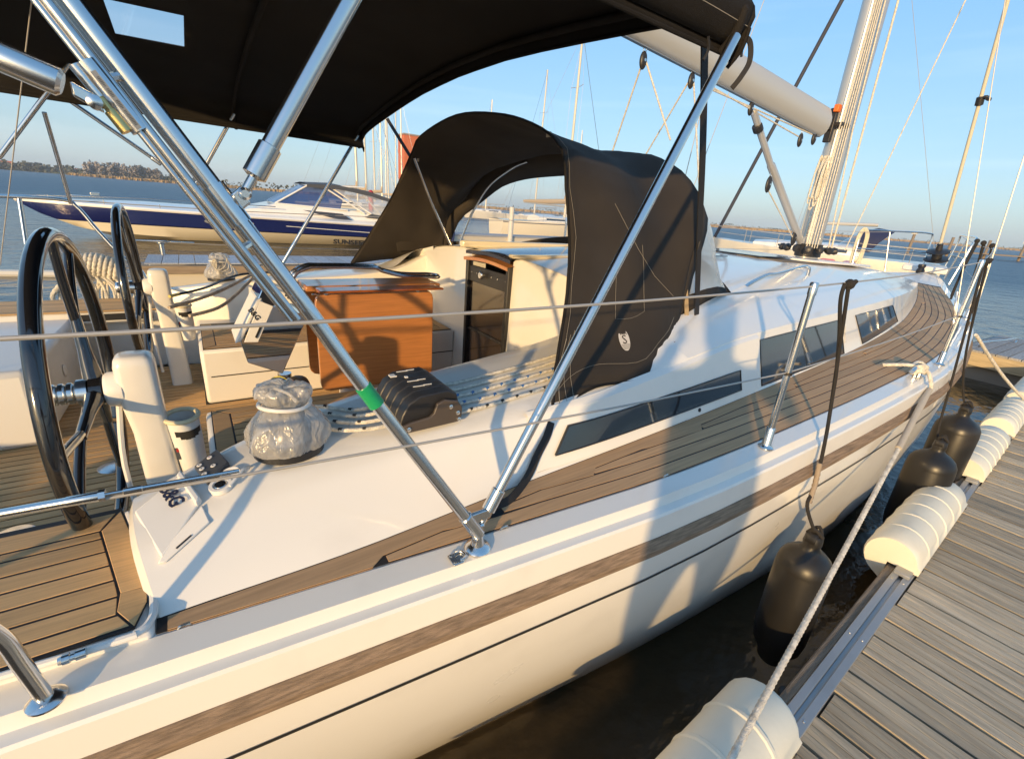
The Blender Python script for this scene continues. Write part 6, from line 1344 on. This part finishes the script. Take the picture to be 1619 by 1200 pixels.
    if hood:
        s = fb_ + .42; x0 = (u0 - .5) * L
        m_ = MB(); m_.grid([[V(x0 + dx - sh * math.sin(a), Bm * .31 * math.cos(a), s - .15 + hz * abs(math.sin(a)) ** .7) for a in [PI * i / 10 for i in range(11)]] for dx, hz, sh in ((-.25, .98, .75), (.0, 1.06, .35), (.35, .85, 0))]); m_.build('sprayhood', hood, t, smooth=70)
        MB().grid([[V(x0 + dx, Bm * .31 * math.cos(a), s - .15 + hz * math.sin(a) ** .7) for a in [PI * i / 10 for i in range(11)]] for dx, hz in ((.35, .84), (1.0, .22))]).build('hood_window', VINYL, t)
    return t
SAND = mat('sand sail cover', (.50, .38, .24), .85)
GREYB = mat('pale grey hull', (.62, .60, .54), .3, coat=.3)
# right: boat with blue hood beyond the bow
rb = sloop('sailboat', 'white sailboat beyond the bow with a navy sprayhood and pink fenders', (25.2, 11.3), math.radians(112), 9.5, 3.1, 1.22, GREYB, 13.5, hood=BLUECV, furl=mat('dark furled sail', (.035, .04, .06), .7), boomlen=.30)
for k, x in enumerate((.2, -.7, -1.6)):
    m_ = MB().lathe([(.02, -.32), (.10, -.28), (.13, -.2), (.13, .2), (.10, .28), (.02, .32)], axis((0, 0, 0), (1, 0, 0)), 12)
    p = Matrix.Translation((25.2, 11.3, 0)) @ Matrix.Rotation(math.radians(112), 4, 'Z') @ V(x, 1.63 if x > -1.2 else 1.58, .95)
    o = tag(m_.build('pink_fender', mat('pink fender', (.55, .16, .20), .5) if k < 2 else mat('mauve fender', (.30, .22, .36), .5)), ('pink fender on the boat beyond the bow, nearest its mast', 'pink fender in the middle of the row on the boat beyond the bow', 'mauve fender at the end of the row on the boat beyond the bow')[k], 'fender', 'fenders on the boat beyond the bow'); o.location = p; o.rotation_euler = (0, 0, math.radians(112))
# left of the sprayhood: berths with white boats
def berth(p, label, rot, L, mastL, **kw):       # p: foot of the mast on the water
    r = math.radians(rot); c = V(*p) - V(math.cos(r), math.sin(r), 0) * (.07 * L); sloop('sailboat', label, (c.x, c.y), r, L, L * .31, kw.pop('fb', 1.15), kw.pop('hullm', GREYB), mastL, **kw)
berth((15.046, 52.094, 0.000), 'white sailboat behind the motor yacht with the leftmost sand coloured sail cover', -12, 10.5, 13, cover=SAND)
berth((18.017, 58.697, 0.000), 'sailboat with the thick mast standing just right of the leftmost sand cover', -20, 11, 14.5, cover=SAND)
berth((22.482, 66.379, 0.000), 'sailboat whose mast stands between the red pile and the red tower', -8, 10, 14, cover=SAND)
berth((27.177, 77.147, 0.000), 'farther sailboat whose mast stands a little left of the red tower', 10, 9.5, 17)
berth((32.281, 87.870, 0.000), 'far sailboat whose mast touches the left edge of the red tower', 160, 9.5, 18)
berth((22.664, 69.928, 0.000), 'far sailboat whose thin mast stands nearest the right side of the thick mast', 15, 9, 18)
berth((32.147, 92.658, 0.000), 'distant sailboat with a slender mast among the group left of the red tower', 200, 9, 21)
berth((31.318, 82.142, 0.000), 'sailboat whose mast stands in front of the red tower', -15, 9.5, 16, cover=SAND)
berth((76.685, 89.588, 0.000), 'distant sailboat with a white mast above the middle of the sprayhood', 10, 10, 18)
berth((27.110, 32.781, 0.000), 'white sailboat seen through the clear sprayhood window', -6, 11.5, 13.5, cover=SAND, hullm=CREAM, fb=1.25)
berth((39.829, 54.738, 0.000), 'sailboat whose tall mast rises behind the top of the sprayhood', 185, 11.5, 17)
berth((44.392, 75.817, 0.000), 'sailboat with the middle one of the masts above the sprayhood', 170, 10, 17)
berth((57.177, 104.399, 0.000), 'far sailboat with the shortest mast above the sprayhood', 20, 9.5, 18)
tw = V(*(45.563, 114.409, 0.000)); tz_ = 2.15 + (tw - camo.location).length * .112
t = thing('tower', 'rust red rectangular tower block beyond the masts', 'tower', tuple(tw)); MB().box((tw.x, tw.y, tz_ / 2), (4.2, 4, tz_)).build('wall', ORANGE, t); MB().box((tw.x, tw.y, tz_ + .15), (4.5, 4.3, .3)).build('roof', mat('grey cap', (.3, .25, .22), .8), t)
PL = V(*(10.069, 31.951, 0.000)); px_, py_ = PL.x, PL.y
t = thing('mooring_pile', 'red topped mooring pile between the motor yacht and the white boats', 'pile', tuple(PL)); MB().tube([(px_, py_, -1), (px_, py_, 1.35)], .14, 14).build('shaft', mat('brown steel', (.22, .10, .06), .7), t); MB().tube([(px_, py_, 1.35), (px_, py_, 2.45), (px_, py_, 2.55)], [.16, .16, .04], 14).build('red_sleeve', REDP, t)
# floating walkway behind the boats, seen through the hood window
bp = thing('back_pontoon', 'pale floating pontoon in front of the boat seen through the sprayhood window', 'pontoon', (22, 26, .3))
MB().box((22, 26, .45), (22, 1.8, .10)).build('deck', mat('blue grey dock plank', (.34, .35, .37)), bp); MB().box((22, 25.95, .2), (21.8, 1.7, .42)).build('float', mat('pale float', (.62, .54, .40)), bp)
for k, (x, lab) in enumerate(((16.5, 'white pile left of the boat behind the sprayhood window'), (26.5, 'white pile right of the boat behind the sprayhood window'))): 
    o = MB().tube([(x, 25, -1), (x, 25, 2.2)], .16, 12).build('white_pile', GREYB); tag(o, lab, 'pile', 'white piles by the back pontoon')
# low jetty with posts on open water at the right
jt = thing('jetty', 'low timber jetty on posts far out on the water at the right', 'jetty', (112, 25, 0)); ja, jb = V(101, 30.5, .75), V(150, 12, .75); d = (jb - ja).normalized()
MB().slab([ja + V(.6, .9, 0), ja - V(.6, .9, 0), jb - V(.6, .9, 0), jb + V(.6, .9, 0)], (0, 0, .22)).build('deck', mat('jetty timber', (.25, .20, .15), .85), jt)
for k in range(7):
    p = ja.lerp(jb, k / 6); MB().tube([p + V(0, 0, -2), p + V(.3, 0, 2.4)], .22, 8).build('post', mat('jetty post', (.22, .18, .14), .85), jt)
    if k in (0, 3): MB().box(p + V(.3, 0, 2.5), (.7, .7, .3)).build('post_cap', GREYB, jt)

# ================================================================== the photographer on the pontoon; the body throws the broad shadow across deck and hull
def figure(x, y, z0, face, label):
    t = thing('person', label, 'person', (x, y, z0))
    R = Matrix.Rotation(face, 3, 'Z') @ Matrix.Scale(1.07, 3); o_ = V(x, y, z0)
    J = {'pel': ((0, 0, .95), (.17, .12)), 'waist': ((0, 0, 1.10), (.165, .12)), 'chest': ((.0, 0, 1.32), (.19, .13)), 'neck0': ((.01, 0, 1.47), (.085, .075)), 'neck': ((.02, 0, 1.53), (.058, .058)), 'head0': ((.04, 0, 1.60), (.085, .078)), 'head1': ((.045, 0, 1.70), (.098, .082)), 'head2': ((.035, 0, 1.78), (.06, .055))}
    E = [('pel', 'waist'), ('waist', 'chest'), ('chest', 'neck0'), ('neck0', 'neck'), ('neck', 'head0'), ('head0', 'head1'), ('head1', 'head2')]
    for s, k in ((1, 'l'), (-1, 'r')):
        J.update({'hip' + k: ((0, s * .10, .90), (.105, .105)), 'kn' + k: ((.02 + .02 * s, s * .12, .49), (.066, .066)), 'an' + k: ((-.01 + .04 * s, s * .13, .09), (.046, .046)), 'to' + k: ((.16 + .04 * s, s * .15, .035), (.045, .032)),
                  'sh' + k: ((0, s * .20, 1.42), (.075, .07)), 'el' + k: ((.13, s * .40, 1.27), (.056, .056)), 'wr' + k: ((.33, s * .13, 1.42), (.034, .034)), 'ha' + k: ((.375, s * .095, 1.49), (.042, .026))})
        E += [('pel', 'hip' + k), ('hip' + k, 'kn' + k), ('kn' + k, 'an' + k), ('an' + k, 'to' + k), ('chest', 'sh' + k), ('sh' + k, 'el' + k), ('el' + k, 'wr' + k), ('wr' + k, 'ha' + k)]
    names = list(J); me = bpy.data.meshes.new('body'); me.from_pydata([o_ + R @ V(*J[n][0]) for n in names], [(names.index(a), names.index(b)) for a, b in E], [])
    o = bpy.data.objects.new('body', me); COL.objects.link(o); put(o, t); me.materials.append(mat('dark jacket cloth', (.05, .055, .07), .8, bump=.2, bscale=60))
    sk = o.modifiers.new('skin', 'SKIN'); ss = o.modifiers.new('smooth', 'SUBSURF'); ss.levels = 1; ss.render_levels = 2
    for i, n in enumerate(names): me.skin_vertices[0].data[i].radius = J[n][1]
    me.skin_vertices[0].data[0].use_root = True
    h = MB().ball(o_ + R @ V(.015, 0, 1.735), (.095, .088, .085), 14); h.build('hair', mat('brown hair', (.05, .03, .02), .8), t)
    for s in (-1, 1):
        m_ = MB()
        for k in range(4):
            a = V(.385, s * .085, 1.49 + .018 * k - .02); m_.tube([o_ + R @ a, o_ + R @ (a + V(.03, -s * .02, .012)), o_ + R @ (a + V(.042, -s * .045, .012))], [.009, .0085, .007], 8)
        m_.build('fingers', mat('skin', (.5, .3, .22), .5), t)
    return t
figure(-.30, -.50, .485, math.radians(52), 'person in a dark jacket standing on the pontoon behind the viewpoint with both hands raised')

# ================================================================== thin evening haze over the water
hm = bpy.data.materials.new('evening haze'); hm.use_nodes = True; hm.node_tree.nodes.clear()
ho = hm.node_tree.nodes.new('ShaderNodeOutputMaterial'); hv = hm.node_tree.nodes.new('ShaderNodeVolumePrincipled')
hv.inputs['Density'].default_value = .00034; hv.inputs['Color'].default_value = (.78, .86, .95, 1); hm.node_tree.links.new(hv.outputs[0], ho.inputs['Volume'])
hz = MB().box((0, 0, 10.4), (3040, 3040, 27.2)).build('haze', hm, smooth=0); hz['kind'] = 'stuff'
